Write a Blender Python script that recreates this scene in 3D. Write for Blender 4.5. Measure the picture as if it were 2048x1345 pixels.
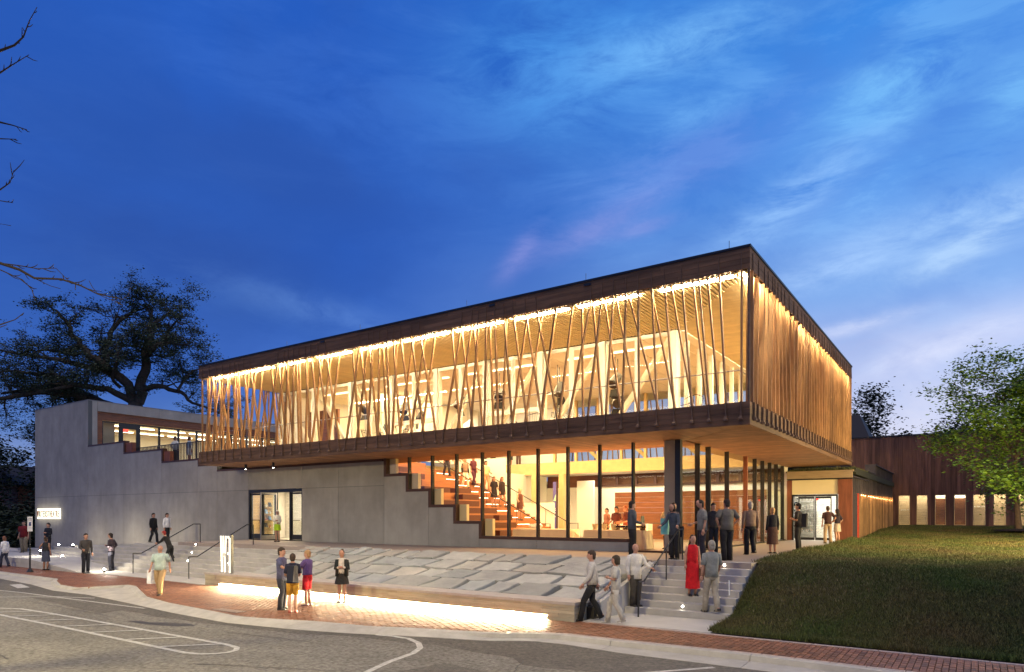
import bpy, bmesh, math, random
import numpy as np
from mathutils import Vector, Matrix
R = math.radians
rnd = random.Random(7)
for o in list(bpy.data.objects): bpy.data.objects.remove(o)
C = bpy.context.scene.collection

# ---------------------------------------------------------------- camera, sky, sun, exposure
sc = bpy.context.scene
H = 2.66; TH = R(34.35)
cd = bpy.data.cameras.new('camera'); cam = bpy.data.objects.new('camera', cd); C.objects.link(cam)
cam.location = (0, 0, H); cam.rotation_euler = (R(90), 0, TH)
cd.sensor_width = 36; cd.lens = 36*1360/2048; cd.shift_y = 359.5/2048
cd.clip_end = 2000; cd.clip_start = .1
sc.camera = cam
sc.view_settings.view_transform = 'Standard'; sc.view_settings.look = 'None'
sc.view_settings.exposure = 0; sc.view_settings.gamma = 1
sc.cycles.use_denoising = True
sc.cycles.max_bounces = 7; sc.cycles.diffuse_bounces = 3; sc.cycles.glossy_bounces = 3
sc.cycles.transparent_max_bounces = 24; sc.cycles.transmission_bounces = 4
sc.cycles.sample_clamp_indirect = 4; sc.cycles.caustics_reflective = False; sc.cycles.caustics_refractive = False

def N(nt, t, **kw):
    n = nt.nodes.new(t)
    for k, v in kw.items(): setattr(n, k, v)
    return n
def setin(n, **kw):
    for k, v in kw.items(): n.inputs[k.replace('_', ' ')].default_value = v
def ramp(nt, fac, stops, interp='EASE'):
    n = N(nt, 'ShaderNodeValToRGB'); cr = n.color_ramp; cr.interpolation = interp
    while len(cr.elements) < len(stops): cr.elements.new(.5)
    for e, (p, c) in zip(cr.elements, stops):
        e.position = p; e.color = (*c, 1) if not isinstance(c, (int, float)) else (c, c, c, 1)
    nt.links.new(fac, n.inputs[0]); return n.outputs[0]
def math_(nt, op, a, b=None, c=None, clamp=False):
    n = N(nt, 'ShaderNodeMath', operation=op, use_clamp=clamp)
    for i, x in enumerate((a, b, c)):
        if x is None: continue
        if isinstance(x, (int, float)): n.inputs[i].default_value = x
        else: nt.links.new(x, n.inputs[i])
    return n.outputs[0]
def mixc(nt, f, a, b, blend='MIX'):
    n = N(nt, 'ShaderNodeMix', data_type='RGBA', blend_type=blend)
    for s, x in ((0, f), (6, a), (7, b)):
        if isinstance(x, (int, float)): n.inputs[s].default_value = x
        elif isinstance(x, tuple): n.inputs[s].default_value = (*x, 1)
        else: nt.links.new(x, n.inputs[s])
    return n.outputs[2]

w = bpy.data.worlds.new('World'); sc.world = w; w.use_nodes = True
nt = w.node_tree; nt.nodes.clear()
tc = N(nt, 'ShaderNodeTexCoord')
nrm = N(nt, 'ShaderNodeVectorMath', operation='NORMALIZE'); nt.links.new(tc.outputs['Generated'], nrm.inputs[0])
sep = N(nt, 'ShaderNodeSeparateXYZ'); nt.links.new(nrm.outputs[0], sep.inputs[0])
dx, dy, dz = sep.outputs
rt = math_(nt, 'ADD', math_(nt, 'MULTIPLY', dx, math.cos(TH)), math_(nt, 'MULTIPLY', dy, math.sin(TH)))   # towards the afterglow side
fw_ = math_(nt, 'ADD', math_(nt, 'MULTIPLY', dx, -math.sin(TH)), math_(nt, 'MULTIPLY', dy, math.cos(TH)))
az = math_(nt, 'ARCTAN2', rt, fw_)
el = math_(nt, 'MAXIMUM', dz, 0.0)
wv = math_(nt, 'DIVIDE', el, math_(nt, 'MAXIMUM', math_(nt, 'SQRT', math_(nt, 'ADD', math_(nt, 'MULTIPLY', rt, rt), math_(nt, 'MULTIPLY', fw_, fw_))), .05))
left = ramp(nt, el, [(0, (.17, .28, .52)), (.10, (.085, .19, .50)), (.20, (.034, .115, .45)), (.36, (.021, .092, .43)), (.6, (.017, .093, .455)), (1, (.013, .09, .45))])
right = ramp(nt, el, [(0, (.95, .88, .88)), (.10, (.86, .84, .92)), (.19, (.56, .62, .86)), (.29, (.22, .41, .80)), (.42, (.085, .285, .76)), (.58, (.045, .25, .74)), (1, (.02, .16, .62))])
side = ramp(nt, math_(nt, 'MULTIPLY_ADD', rt, .5, .5), [(0, 0.0), (.38, .02), (.50, .20), (.60, .55), (.72, .88), (.82, 1.0), (1, 1.0)])
base = mixc(nt, side, left, right)
cs_ = N(nt, 'ShaderNodeCombineXYZ'); nt.links.new(dx, cs_.inputs[0]); nt.links.new(dy, cs_.inputs[1]); nt.links.new(math_(nt, 'MULTIPLY', dz, 1.6), cs_.inputs[2])
def cnoise(scale, det, rough, dist, loc=(0,0,0)):
    m_ = N(nt, 'ShaderNodeMapping'); m_.vector_type = 'POINT'; m_.inputs['Location'].default_value = loc
    m_.inputs['Rotation'].default_value = (0, 0, 0); nt.links.new(cs_.outputs[0], m_.inputs[0])
    n_ = N(nt, 'ShaderNodeTexNoise'); setin(n_, Scale=scale, Detail=float(det), Roughness=rough, Distortion=dist); nt.links.new(m_.outputs[0], n_.inputs['Vector']); return n_.outputs['Fac']
# streaks rising to the right: stretched noise in azimuth / height
c2_ = N(nt, 'ShaderNodeCombineXYZ'); nt.links.new(az, c2_.inputs[0]); nt.links.new(wv, c2_.inputs[1])
mps = N(nt, 'ShaderNodeMapping'); mps.inputs['Rotation'].default_value = (0, 0, R(-27)); mps.inputs['Scale'].default_value = (1.0, 2.6, 1); nt.links.new(c2_.outputs[0], mps.inputs[0])
def snoise(scale, det, rough, dist):
    n_ = N(nt, 'ShaderNodeTexNoise'); setin(n_, Scale=scale, Detail=float(det), Roughness=rough, Distortion=dist); nt.links.new(mps.outputs[0], n_.inputs['Vector']); return n_.outputs['Fac']
big = snoise(2.2, 6, .55, .5); fine = snoise(5.5, 12, .68, .45); soft = cnoise(2.4, 6, .55, .3, (4,1,2))
def blob(u, v, ru, rv, rot=0):
    U = (u-1024)/1360; V = (1032-v)/1360; q = 1+U*U; a0 = math.atan(U); w0 = V/math.sqrt(q); ra = ru/1360/q; rw = rv/1360/math.sqrt(q); c_, s_ = math.cos(R(rot)), math.sin(R(rot))
    A = math_(nt, 'SUBTRACT', az, a0); B = math_(nt, 'SUBTRACT', wv, w0)
    p = math_(nt, 'ADD', math_(nt, 'MULTIPLY', A, c_/ra), math_(nt, 'MULTIPLY', B, s_/ra)); q_ = math_(nt, 'ADD', math_(nt, 'MULTIPLY', A, -s_/rw), math_(nt, 'MULTIPLY', B, c_/rw))
    d2 = math_(nt, 'ADD', math_(nt, 'MULTIPLY', p, p), math_(nt, 'MULTIPLY', q_, q_))
    return math_(nt, 'POWER', 2.718, math_(nt, 'MULTIPLY', d2, -1.0))
def shaped(b, k=1.0, n_=None):      # torn cloud edge: blob plus noise
    n_ = n_ or fine; t_ = math_(nt, 'MULTIPLY', b, math_(nt, 'MULTIPLY_ADD', n_, 5.2, -1.75), clamp=True); return math_(nt, 'MULTIPLY', t_, k)
# general veil
veil = math_(nt, 'MULTIPLY', ramp(nt, math_(nt, 'ADD', math_(nt, 'MULTIPLY', big, .5), math_(nt, 'MULTIPLY', fine, .5)), [(.45, 0.0), (.52, .35), (.60, 1.0)]), math_(nt, 'MULTIPLY_ADD', side, .42, .12))
hi = ramp(nt, el, [(.05, (.78, .78, .92)), (.25, (.38, .58, .92)), (.45, (.19, .50, .92))])
s3 = mixc(nt, veil, base, mixc(nt, side, (.07, .19, .62), hi))
dk = math_(nt, 'MULTIPLY', ramp(nt, soft, [(.44, 0.0), (.60, 1.0)]), math_(nt, 'MULTIPLY_ADD', side, -.08, .32))
s3 = mixc(nt, dk, s3, mixc(nt, side, (.020, .075, .34), (.075, .20, .60)))
for u, v, ru, rv, rot, k_, col in [(1330,95,190,48,8,.55,(.24,.55,.92)),(1180,130,260,120,10,.35,(.10,.38,.85)),(1790,170,130,60,15,.60,(.22,.58,.95)),(1400,225,90,30,15,.45,(.18,.48,.90)),(1100,60,110,200,0,.25,(.07,.32,.80)),
    (1590,400,150,45,32,.60,(.34,.58,.95)),(1640,545,160,40,14,.45,(.42,.62,.95)),(1930,430,190,40,12,.45,(.40,.62,.93)),(1940,490,160,30,28,.60,(.48,.68,.93)),(1700,655,110,14,10,.55,(.72,.76,.93)),(1900,690,200,30,16,.50,(.74,.76,.92)),(2040,180,80,60,30,.45,(.22,.56,.92)),
    (1200,450,120,26,24,.45,(.27,.29,.66)),(1040,510,60,20,52,.50,(.25,.28,.66)),(1360,330,220,60,20,.28,(.20,.28,.72)),(1290,455,60,14,12,.35,(.28,.30,.68)),(610,615,190,26,-12,.50,(.13,.27,.66)),(480,590,260,50,-10,.32,(.065,.18,.54)),(620,180,330,120,-20,.25,(.045,.16,.60)),(30,905,130,40,0,.6,(.30,.38,.62))]:
    s3 = mixc(nt, shaped(blob(u, v, ru, rv, rot), k_), s3, col)
for u, v, ru, rv, rot, k_, col in [(330,520,330,110,-8,.42,(.026,.070,.29)),(560,330,260,80,-14,.30,(.026,.075,.31)),(160,260,200,70,-10,.25,(.020,.070,.31)),(1000,330,160,60,15,.28,(.04,.12,.44)),(880,430,200,90,20,.22,(.022,.085,.42)),(1700,370,170,26,30,.30,(.07,.19,.62)),(1560,300,260,40,20,.22,(.08,.24,.70)),(1800,600,240,26,18,.30,(.14,.29,.70))]:
    s3 = mixc(nt, shaped(blob(u, v, ru, rv, rot), k_, soft), s3, col)
bg = N(nt, 'ShaderNodeBackground'); nt.links.new(s3, bg.inputs[0]); bg.inputs[1].default_value = 1.14
wo = N(nt, 'ShaderNodeOutputWorld'); nt.links.new(bg.outputs[0], wo.inputs[0])

sd = bpy.data.lights.new('sun', 'SUN'); sun = bpy.data.objects.new('sun', sd); C.objects.link(sun)
sd.energy = 1.45; sd.angle = R(40); sd.color = (1, .78, .43)
sun.rotation_euler = (R(19), 0, R(30))

# ---------------------------------------------------------------- helpers
OFF = {}
def off(o): return OFF.get(o, Vector((0, 0, 0))) if o else Vector((0, 0, 0))
def mk(name, me, parent=None, kind=None, loc=None):
    o = bpy.data.objects.new(name, me); C.objects.link(o)
    if parent is not None:
        o.parent = parent; OFF[o] = off(parent)
    if loc is not None: o.location = loc
    if kind: o['kind'] = kind
    return o
def thing(name, label, cat, loc=(0, 0, 0), rz=0, group=None):
    o = bpy.data.objects.new(name, None); C.objects.link(o); o.location = loc; o.rotation_euler = (0, 0, rz)
    o.empty_display_size = .2
    o['label'] = label; o['category'] = cat
    if group: o['group'] = group
    OFF[o] = Vector(loc); return o
def tag(o, label, cat, group=None):
    o['label'] = label; o['category'] = cat
    if group: o['group'] = group
    return o
class MB:
    def __init__(s): s.v = []; s.f = []; s.m = []
    def add(s, vs, fs, m=0):
        b = len(s.v); s.v += [tuple(p) for p in vs]; s.f += [tuple(i+b for i in f) for f in fs]; s.m += [m]*len(fs); return s
    def box(s, x0, x1, y0, y1, z0, z1, m=0):
        if x0 > x1: x0, x1 = x1, x0
        if y0 > y1: y0, y1 = y1, y0
        if z0 > z1: z0, z1 = z1, z0
        return s.add([(x0,y0,z0),(x1,y0,z0),(x1,y1,z0),(x0,y1,z0),(x0,y0,z1),(x1,y0,z1),(x1,y1,z1),(x0,y1,z1)],
            [(3,2,1,0),(4,5,6,7),(0,1,5,4),(1,2,6,5),(2,3,7,6),(3,0,4,7)], m)
    def hexa(s, p, m=0):          # 8 points: bottom ring 4, top ring 4
        return s.add(p, [(3,2,1,0),(4,5,6,7),(0,1,5,4),(1,2,6,5),(2,3,7,6),(3,0,4,7)], m)
    def quad(s, a, b, c, d, m=0): return s.add([a,b,c,d], [(0,1,2,3)], m)
    def prism(s, poly, axis, a0, a1, m=0):   # poly of 2-tuples; axis = extrusion axis
        n = len(poly)
        def P(q, a):
            return (a, q[0], q[1]) if axis == 'x' else (q[0], a, q[1]) if axis == 'y' else (q[0], q[1], a)
        return s.add([P(q, a0) for q in poly]+[P(q, a1) for q in poly],
            [tuple(range(n)), tuple(range(2*n-1, n-1, -1))]+[(i, i+n, (i+1) % n+n, (i+1) % n) for i in range(n)], m)
    def bar(s, a, b, w, d=None, up=(0,0,1), m=0):
        a = Vector(a); b = Vector(b); t = (b-a).normalized(); d = d or w
        u = Vector(up)
        if abs(t.dot(u)) > .98: u = Vector((0,1,0))
        x = t.cross(u).normalized(); y = x.cross(t).normalized()
        p = [q+x*(sx*w/2)+y*(sy*d/2) for q in (a, b) for sx, sy in ((-1,-1),(1,-1),(1,1),(-1,1))]
        return s.hexa(p, m)
    def tube(s, pts, r, n=6, m=0, cap=True):
        pts = [Vector(p) for p in pts]; k = len(pts)
        rr = r if isinstance(r, (list, tuple)) else [r]*k
        vs = []; px = None
        for i, p in enumerate(pts):
            t = (pts[min(i+1,k-1)]-pts[max(i-1,0)])
            t = t.normalized() if t.length > 1e-9 else Vector((0,0,1))
            if px is None:
                u = Vector((0,0,1)) if abs(t.z) < .9 else Vector((1,0,0))
                px = t.cross(u).normalized()
            else:
                px = (px-t*px.dot(t)); px = px.normalized() if px.length > 1e-6 else t.orthogonal().normalized()
            py = t.cross(px)
            for j in range(n):
                a = 2*math.pi*j/n; vs.append(p+(px*math.cos(a)+py*math.sin(a))*rr[i])
        fs = [(i*n+j, i*n+(j+1) % n, (i+1)*n+(j+1) % n, (i+1)*n+j) for i in range(k-1) for j in range(n)]
        if cap: fs += [tuple(range(n-1,-1,-1)), tuple(range((k-1)*n, k*n))]
        return s.add(vs, fs, m)
    def lathe(s, prof, c=(0,0,0), n=12, m=0):
        vs = [(c[0]+r*math.cos(2*math.pi*j/n), c[1]+r*math.sin(2*math.pi*j/n), c[2]+z) for r, z in prof for j in range(n)]
        k = len(prof)
        fs = [(i*n+j, i*n+(j+1) % n, (i+1)*n+(j+1) % n, (i+1)*n+j) for i in range(k-1) for j in range(n)]
        fs += [tuple(range(n-1,-1,-1)), tuple(range((k-1)*n, k*n))]
        return s.add(vs, fs, m)
    def mesh(s, name, mats, o=Vector((0,0,0)), smooth=False):
        me = bpy.data.meshes.new(name)
        me.from_pydata([(p[0]-o.x, p[1]-o.y, p[2]-o.z) for p in s.v], [], s.f)
        if not isinstance(mats, (list, tuple)): mats = [mats]
        for m in mats: me.materials.append(m)
        if len(mats) > 1: me.polygons.foreach_set('material_index', s.m)
        if smooth: me.polygons.foreach_set('use_smooth', [True]*len(s.f))
        me.update(); return me
    def build(s, name, mats, parent=None, kind=None, smooth=False):
        return mk(name, s.mesh(name, mats, off(parent), smooth), parent, kind)
def npmesh(name, verts, faces, mat):
    me = bpy.data.meshes.new(name); nv = len(verts); nf, k = faces.shape
    me.vertices.add(nv); me.vertices.foreach_set('co', verts.astype(np.float32).ravel())
    me.loops.add(nf*k); me.loops.foreach_set('vertex_index', faces.astype(np.int32).ravel())
    me.polygons.add(nf); me.polygons.foreach_set('loop_start', np.arange(0, nf*k, k, dtype=np.int32))
    me.polygons.foreach_set('loop_total', np.full(nf, k, dtype=np.int32))
    me.materials.append(mat); me.update(calc_edges=True); me.validate(); return me

# ---------------------------------------------------------------- materials
def mat(name, col, rough=.7, var=0, scale=3, bump=0, bscale=None, stretch=(1,1,1), rnd_obj=0, island=0, metal=0, col2=None, spec=.4, det=6, coat=0, mott=0, mscale=.35, mst=(1,1,1)):
    m = bpy.data.materials.new(name); m.use_nodes = True; t = m.node_tree
    b = t.nodes['Principled BSDF']; b.inputs['Roughness'].default_value = rough
    b.inputs['Metallic'].default_value = metal; b.inputs['Specular IOR Level'].default_value = spec
    if coat: b.inputs['Coat Weight'].default_value = coat
    tcn = N(t, 'ShaderNodeTexCoord'); mpn = N(t, 'ShaderNodeMapping'); mpn.inputs['Scale'].default_value = stretch
    geo = N(t, 'ShaderNodeNewGeometry'); t.links.new(geo.outputs['Position'], mpn.inputs[0])
    c = None
    if var or col2:
        nz = N(t, 'ShaderNodeTexNoise'); setin(nz, Scale=scale, Detail=float(det), Roughness=.62); t.links.new(mpn.outputs[0], nz.inputs['Vector'])
        c2 = col2 or tuple(x*(1-var) for x in col); c1_ = col if col2 else tuple(min(1, x*(1+var)) for x in col)
        c = mixc(t, ramp(t, nz.outputs['Fac'], [(.32, 0.0), (.68, 1.0)], 'LINEAR'), c2, c1_)
    if mott:
        mp2 = N(t, 'ShaderNodeMapping'); mp2.inputs['Scale'].default_value = mst; t.links.new(geo.outputs['Position'], mp2.inputs[0])
        n2_ = N(t, 'ShaderNodeTexNoise'); setin(n2_, Scale=mscale, Detail=7.0, Roughness=.6, Distortion=.4); t.links.new(mp2.outputs[0], n2_.inputs['Vector'])
        vm0 = N(t, 'ShaderNodeVectorMath', operation='SCALE'); t.links.new(c, vm0.inputs[0]); t.links.new(ramp(t, n2_.outputs['Fac'], [(.30, 1-mott), (.70, 1+mott)], 'LINEAR'), vm0.inputs['Scale']); c = vm0.outputs[0]
    for amt, src in ((rnd_obj, 'o'), (island, 'i')):
        if amt:
            if src == 'o': r_ = N(t, 'ShaderNodeObjectInfo').outputs['Random']
            else: r_ = geo.outputs['Random Per Island']
            k = math_(t, 'MULTIPLY_ADD', r_, 2*amt, 1-amt)
            vm = N(t, 'ShaderNodeVectorMath', operation='SCALE')
            if c is None: vm.inputs[0].default_value = col
            else: t.links.new(c, vm.inputs[0])
            t.links.new(k, vm.inputs['Scale']); c = vm.outputs[0]
    if c is None: b.inputs['Base Color'].default_value = (*col, 1)
    else: t.links.new(c, b.inputs['Base Color'])
    if bump:
        nb = N(t, 'ShaderNodeTexNoise'); setin(nb, Scale=bscale or scale*4, Detail=5.0, Roughness=.6); t.links.new(mpn.outputs[0], nb.inputs['Vector'])
        bp = N(t, 'ShaderNodeBump'); bp.inputs['Strength'].default_value = 1; bp.inputs['Distance'].default_value = bump
        t.links.new(nb.outputs['Fac'], bp.inputs['Height']); t.links.new(bp.outputs[0], b.inputs['Normal'])
    return m
def emit(name, col, s):
    m = bpy.data.materials.new(name); m.use_nodes = True; t = m.node_tree; t.nodes.clear()
    e = N(t, 'ShaderNodeEmission'); e.inputs[0].default_value = (*col, 1); e.inputs[1].default_value = s
    o = N(t, 'ShaderNodeOutputMaterial'); t.links.new(e.outputs[0], o.inputs[0]); return m
def glassmat(name, tint=(.93,.95,.94), refl=1.0):
    m = bpy.data.materials.new(name); m.use_nodes = True; t = m.node_tree; t.nodes.clear()
    tr = N(t, 'ShaderNodeBsdfTransparent'); tr.inputs[0].default_value = (*tint, 1)
    gl = N(t, 'ShaderNodeBsdfGlossy'); gl.inputs['Roughness'].default_value = .015
    fr = N(t, 'ShaderNodeFresnel'); fr.inputs[0].default_value = 1.5
    mx = N(t, 'ShaderNodeMixShader'); t.links.new(math_(t, 'MULTIPLY', fr.outputs[0], refl), mx.inputs[0])
    t.links.new(tr.outputs[0], mx.inputs[1]); t.links.new(gl.outputs[0], mx.inputs[2])
    o = N(t, 'ShaderNodeOutputMaterial'); t.links.new(mx.outputs[0], o.inputs[0]); return m
M = {}
M['concrete'] = mat('board marked concrete', (.305,.278,.243), .8, .15, .8, .004, 14, rnd_obj=.07, det=9, mott=.09, mscale=1.1, mst=(1.6,1.6,.3))
M['concrete_dark'] = mat('joint concrete', (.10,.10,.10), .9)
M['step'] = mat('cast concrete step', (.42,.39,.35), .75, .13, 1.6, 0, rnd_obj=.05)
M['pad'] = mat('broom finished concrete', (.46,.43,.38), .8, .08, 1.2, .002, 40)
M['asphalt'] = mat('asphalt', (.28,.258,.212), .85, .3, 13, .02, 45, det=10, col2=(.095,.085,.064), mott=.28, mscale=.30, mst=(.6,1.6,1))
M['stone_tan'] = mat('tan flagstone', (.43,.395,.335), .85, .22, 1.4, .03, 5, rnd_obj=.15, det=9, col2=(.32,.30,.26))
M['stone_blue'] = mat('blue-grey flagstone', (.36,.365,.34), .85, .2, 1.4, .03, 5, rnd_obj=.15, det=9, col2=(.26,.265,.25))
M['gravelbed'] = mat('mortar bed', (.03,.025,.02), .95)
M['brick'] = mat('clay paver', (.195,.082,.040), .55, .25, 9, .002, 60, rnd_obj=.25, island=.25)
M['brick1'] = mat('clay paver single', (.195,.082,.040), .55, .25, 9, .002, 60, rnd_obj=.38)
M['edge'] = mat('paver edging', (.42,.33,.28), .8, .15, 10, rnd_obj=.1)
M['kerb'] = mat('kerb concrete', (.42,.385,.32), .8, .14, 2.5, .003, 40, rnd_obj=.04)
M['paint'] = mat('road paint', (.60,.58,.52), .6, .3, 9, det=10, col2=(.30,.28,.24))
M['patch'] = mat('tar patch', (.055,.05,.045), .6, .2, 20)
M['asphalt2'] = mat('darker asphalt band', (.17,.15,.12), .85, .25, 13, .02, 45, det=10, col2=(.07,.063,.05), mott=.2, mscale=.5)
M['terrace'] = mat('terrace paving', (.30,.24,.20), .55, .06, 4)
M['stone'] = mat('split flagstone', (.40,.385,.34), .85, .22, 1.4, .03, 5, rnd_obj=.20, det=9, col2=(.29,.285,.26))
M['lime'] = mat('limestone block', (.42,.36,.25), .8, .16, 4, .004, 20, rnd_obj=.12, stretch=(.4,1,2.5))
M['coping'] = mat('stone coping', (.42,.37,.32), .8, .10, 4)
M['wood_f'] = mat('weathered fascia plank', (.135,.070,.036), .75, .40, 1.2, .006, 9, stretch=(.5,.5,7), rnd_obj=.22)
M['batten'] = mat('timber batten', (.35,.188,.075), .6, .32, 3.5, .002, 20, stretch=(5,5,.5), rnd_obj=.34)
M['foot'] = mat('batten foot', (.13,.075,.045), .7, .3, 8)
M['soffit'] = mat('soffit board', (.40,.20,.095), .6, .22, 2, 0, stretch=(1,1,1), island=.16)
M['slat'] = mat('ceiling slat', (.78,.63,.38), .7, .08, 2, island=.05)
M['slatgap'] = mat('ceiling backing', (.07,.045,.02), .9)
M['white'] = mat('white painted timber', (.78,.74,.64), .6)
M['wallw'] = mat('white plaster', (.80,.77,.70), .8)
M['glulam'] = mat('pale timber beam', (.62,.44,.21), .6, .08, 3)
M['tribune'] = mat('oak tribune plank', (.33,.13,.045), .45, .2, 2, stretch=(1,.4,6), rnd_obj=.12)
M['cream'] = mat('cream panel', (.72,.58,.35), .6)
M['cushion'] = mat('brown cushion', (.115,.045,.022), .9, rnd_obj=.2)
M['walnut'] = mat('walnut panel', (.19,.07,.03), .5, .3, 2, stretch=(.6,1,7), rnd_obj=.1)
M['brownframe'] = mat('bronze timber frame', (.07,.028,.015), .5)
M['column'] = mat('rendered column', (.42,.34,.24), .8, .06, 2)
M['black'] = mat('black metal', (.012,.011,.010), .35, spec=.5)
M['darkmetal'] = mat('dark roof metal', (.02,.022,.028), .4, metal=.3)
M['steel'] = mat('brushed steel', (.35,.34,.33), .35, metal=.9)
M['cladding'] = mat('dark cedar board', (.155,.070,.045), .75, .38, 1.5, .003, 12, stretch=(4,4,.35), rnd_obj=.35)
M['redwood'] = mat('red brown timber', (.20,.062,.03), .6, .25, 2, stretch=(3,3,.5))
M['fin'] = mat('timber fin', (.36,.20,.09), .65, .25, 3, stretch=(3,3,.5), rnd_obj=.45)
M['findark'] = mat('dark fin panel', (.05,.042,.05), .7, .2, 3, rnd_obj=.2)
M['header'] = mat('pale cedar header', (.36,.25,.15), .7, .2, 3, stretch=(.5,.5,5), rnd_obj=.1)
M['brickw'] = mat('glazed white brick', (.72,.70,.64), .5, rnd_obj=.08, island=.1)
M['oakslat'] = mat('pale oak wall', (.60,.42,.20), .5, .15, 2, stretch=(.5,.5,8), rnd_obj=.08)
M['cloth'] = mat('table cloth', (.74,.60,.44), .9)
M['lawn'] = mat('lawn soil', (.028,.034,.010), .95, .3, .6, .03, 12, col2=(.045,.036,.014))
M['blade'] = mat('grass blade', (.055,.090,.012), .7, col2=(.115,.085,.028), scale=.5, island=.5)
M['straw'] = mat('dry straw', (.24,.19,.10), .8, island=.4)
M['mulch'] = mat('mulch', (.03,.016,.010), .95, .4, 12, .05)
M['bark'] = mat('bark', (.052,.040,.032), .9, .3, 6, .03, 9, stretch=(1,1,.3))
M['bark3'] = mat('dark twig bark', (.022,.015,.011), .9)
M['bark2'] = mat('smooth young bark', (.13,.085,.055), .85, .2, 8, .01, 14)
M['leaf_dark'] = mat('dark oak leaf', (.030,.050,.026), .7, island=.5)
M['leaf_black'] = mat('very dark foliage', (.017,.028,.014), .8, island=.5)  # near-black leaf colour, varied at random per leaf
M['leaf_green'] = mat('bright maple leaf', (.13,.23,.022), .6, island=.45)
M['roofmetal'] = mat('roof edge', (.20,.19,.21), .6)
M['slate'] = mat('slate roof', (.012,.012,.020), .7)
M['skinA'] = mat('skin', (.46,.24,.16), .6)
M['skinB'] = mat('tanned skin', (.34,.165,.10), .6)
M['tileroof'] = mat('green roof soil', (.03,.03,.015), .9)
M['g_main'] = glassmat('clear glazing', (.93,.95,.93), .30)
M['g_warm'] = glassmat('low iron glazing', (.97,.95,.90), .12)
M['led'] = emit('warm led', (1,.80,.48), 430)
M['ledb'] = emit('bench led', (1,.82,.50), 2300)
M['tread'] = emit('tread led', (1,.82,.60), 9)
M['tube'] = emit('sign tube', (1,.88,.68), 2.0)
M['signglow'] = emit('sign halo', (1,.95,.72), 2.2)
M['spotw'] = emit('white step light', (1,.93,.78), 60)
M['lamp'] = emit('ceiling panel', (1,.80,.50), 6)
M['lampw'] = emit('white ceiling panel', (1,.93,.80), 9)
M['exit'] = emit('exit red', (1,.04,.03), 4)
_cc = {}
def cmat(c, rough=.85):
    k = (c, rough)
    if k not in _cc: _cc[k] = mat('cloth %d' % len(_cc), c, rough, var=.18, scale=9, bump=.03 if rough > .8 else 0, bscale=9)
    return _cc[k]
def area(name, loc, sx, sy, power, col, rot=(0,0,0)):
    d = bpy.data.lights.new(name, 'AREA'); d.shape = 'RECTANGLE'; d.size = sx; d.size_y = sy; d.energy = power; d.color = col
    o = bpy.data.objects.new(name, d); C.objects.link(o); o.location = loc; o.rotation_euler = rot
    return o
def textmesh(name, s, size, mat_, depth=.01):
    cu = bpy.data.curves.new(name, 'FONT'); cu.body = s; cu.size = size; cu.extrude = depth; cu.align_x = 'LEFT'
    o = bpy.data.objects.new(name, cu); C.objects.link(o)
    dg = bpy.context.evaluated_depsgraph_get(); me = bpy.data.meshes.new_from_object(o.evaluated_get(dg))
    bpy.data.objects.remove(o); me.name = name; me.materials.clear(); me.materials.append(mat_); return me
# ---------------------------------------------------------------- ground, road, kerb
T = 1.33
def interp(P, x):
    for (a, b), (c, d) in zip(P, P[1:]):
        if a <= x <= c: return b+(d-b)*(x-a)/max(c-a, 1e-6)
    return P[0][1] if x < P[0][0] else P[-1][1]
MB().box(-400, 400, -250, 900, -.6, -.30).build('ground', M['lawn'], kind='structure')
MB().add([(-160,-45,-.13),(60,-45,-.13),(60,13.6,-.13),(-160,13.6,-.13)], [(0,1,2,3)]).build('road', M['asphalt'], kind='structure')
KF = [(-70,12.6),(-43,13.06),(-38.65,13.06),(-32.0,12.91),(-31.2,12.5),(-29.15,11.83),(-27.5,11.75),(-27.1,13.35),(-26.2,13.2),(-22.55,11.7),(-20.4,11.26),(-17.7,10.98),(-16.2,10.80),(-15.4,10.92),(-13.7,11.42),(-12.06,11.62),(-11,12.04),(-10,12.31),(-8.9,12.67),(-8.5,13.02),(-7.84,13.29),(-6.4,13.3),(-3.6,13.42),(-1.2,13.35),(6,13.3),(40,13.3)]
KO = [(-70,11.8),(-35.71,12.07),(-31.6,11.75),(-28.4,11.25),(-27,11.3),(-25.85,11.35),(-22.8,11.05),(-19,10.6),(-16.1,10.42),(-13.9,10.72),(-12.3,11.1),(-10.5,11.75),(-9.05,12.15),(-8.2,12.72),(-7.4,12.8),(-5.95,12.62),(-4.2,12.62),(-1,12.6),(6,12.6),(40,12.6)]
def kerb_sec(x):
    f = interp(KF, x); o = interp(KO, x); w_ = f-o
    r = min(1, max(0, (x+10.3)/1.4)) if x > -20 else min(.7, max(0, (-21.5-x)/2))
    a = [(f, .0), (f-min(.16, w_*.4), -.004-.02*(1-r)), (f-min(.19, w_*.5)-.10*(1-r)*w_, -.105*r-.045*(1-r)), (o, -.118)]
    return [(x, y, z) for y, z in a]+[(x, o, -.25), (x, f, -.25)]
kerb = thing('kerb', 'x', 'x', (0, 0, 0)); del kerb['label']; del kerb['category']; kerb['kind'] = 'structure'
x = -50.0
while x < 9:
    L = 2.4+rnd.random()*.5; n = 10; mb = MB(); vs = []
    for i in range(n+1): vs += kerb_sec(x+.006+(L-.012)*i/n)
    fs = [(i*6+j, i*6+(j+1) % 6, (i+1)*6+(j+1) % 6, (i+1)*6+j) for i in range(n) for j in range(6)]+[tuple(range(5,-1,-1)), tuple(range(n*6, n*6+6))]
    mb.add(vs, fs).build('kerb_stone', M['kerb'], kerb); x += L
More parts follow.
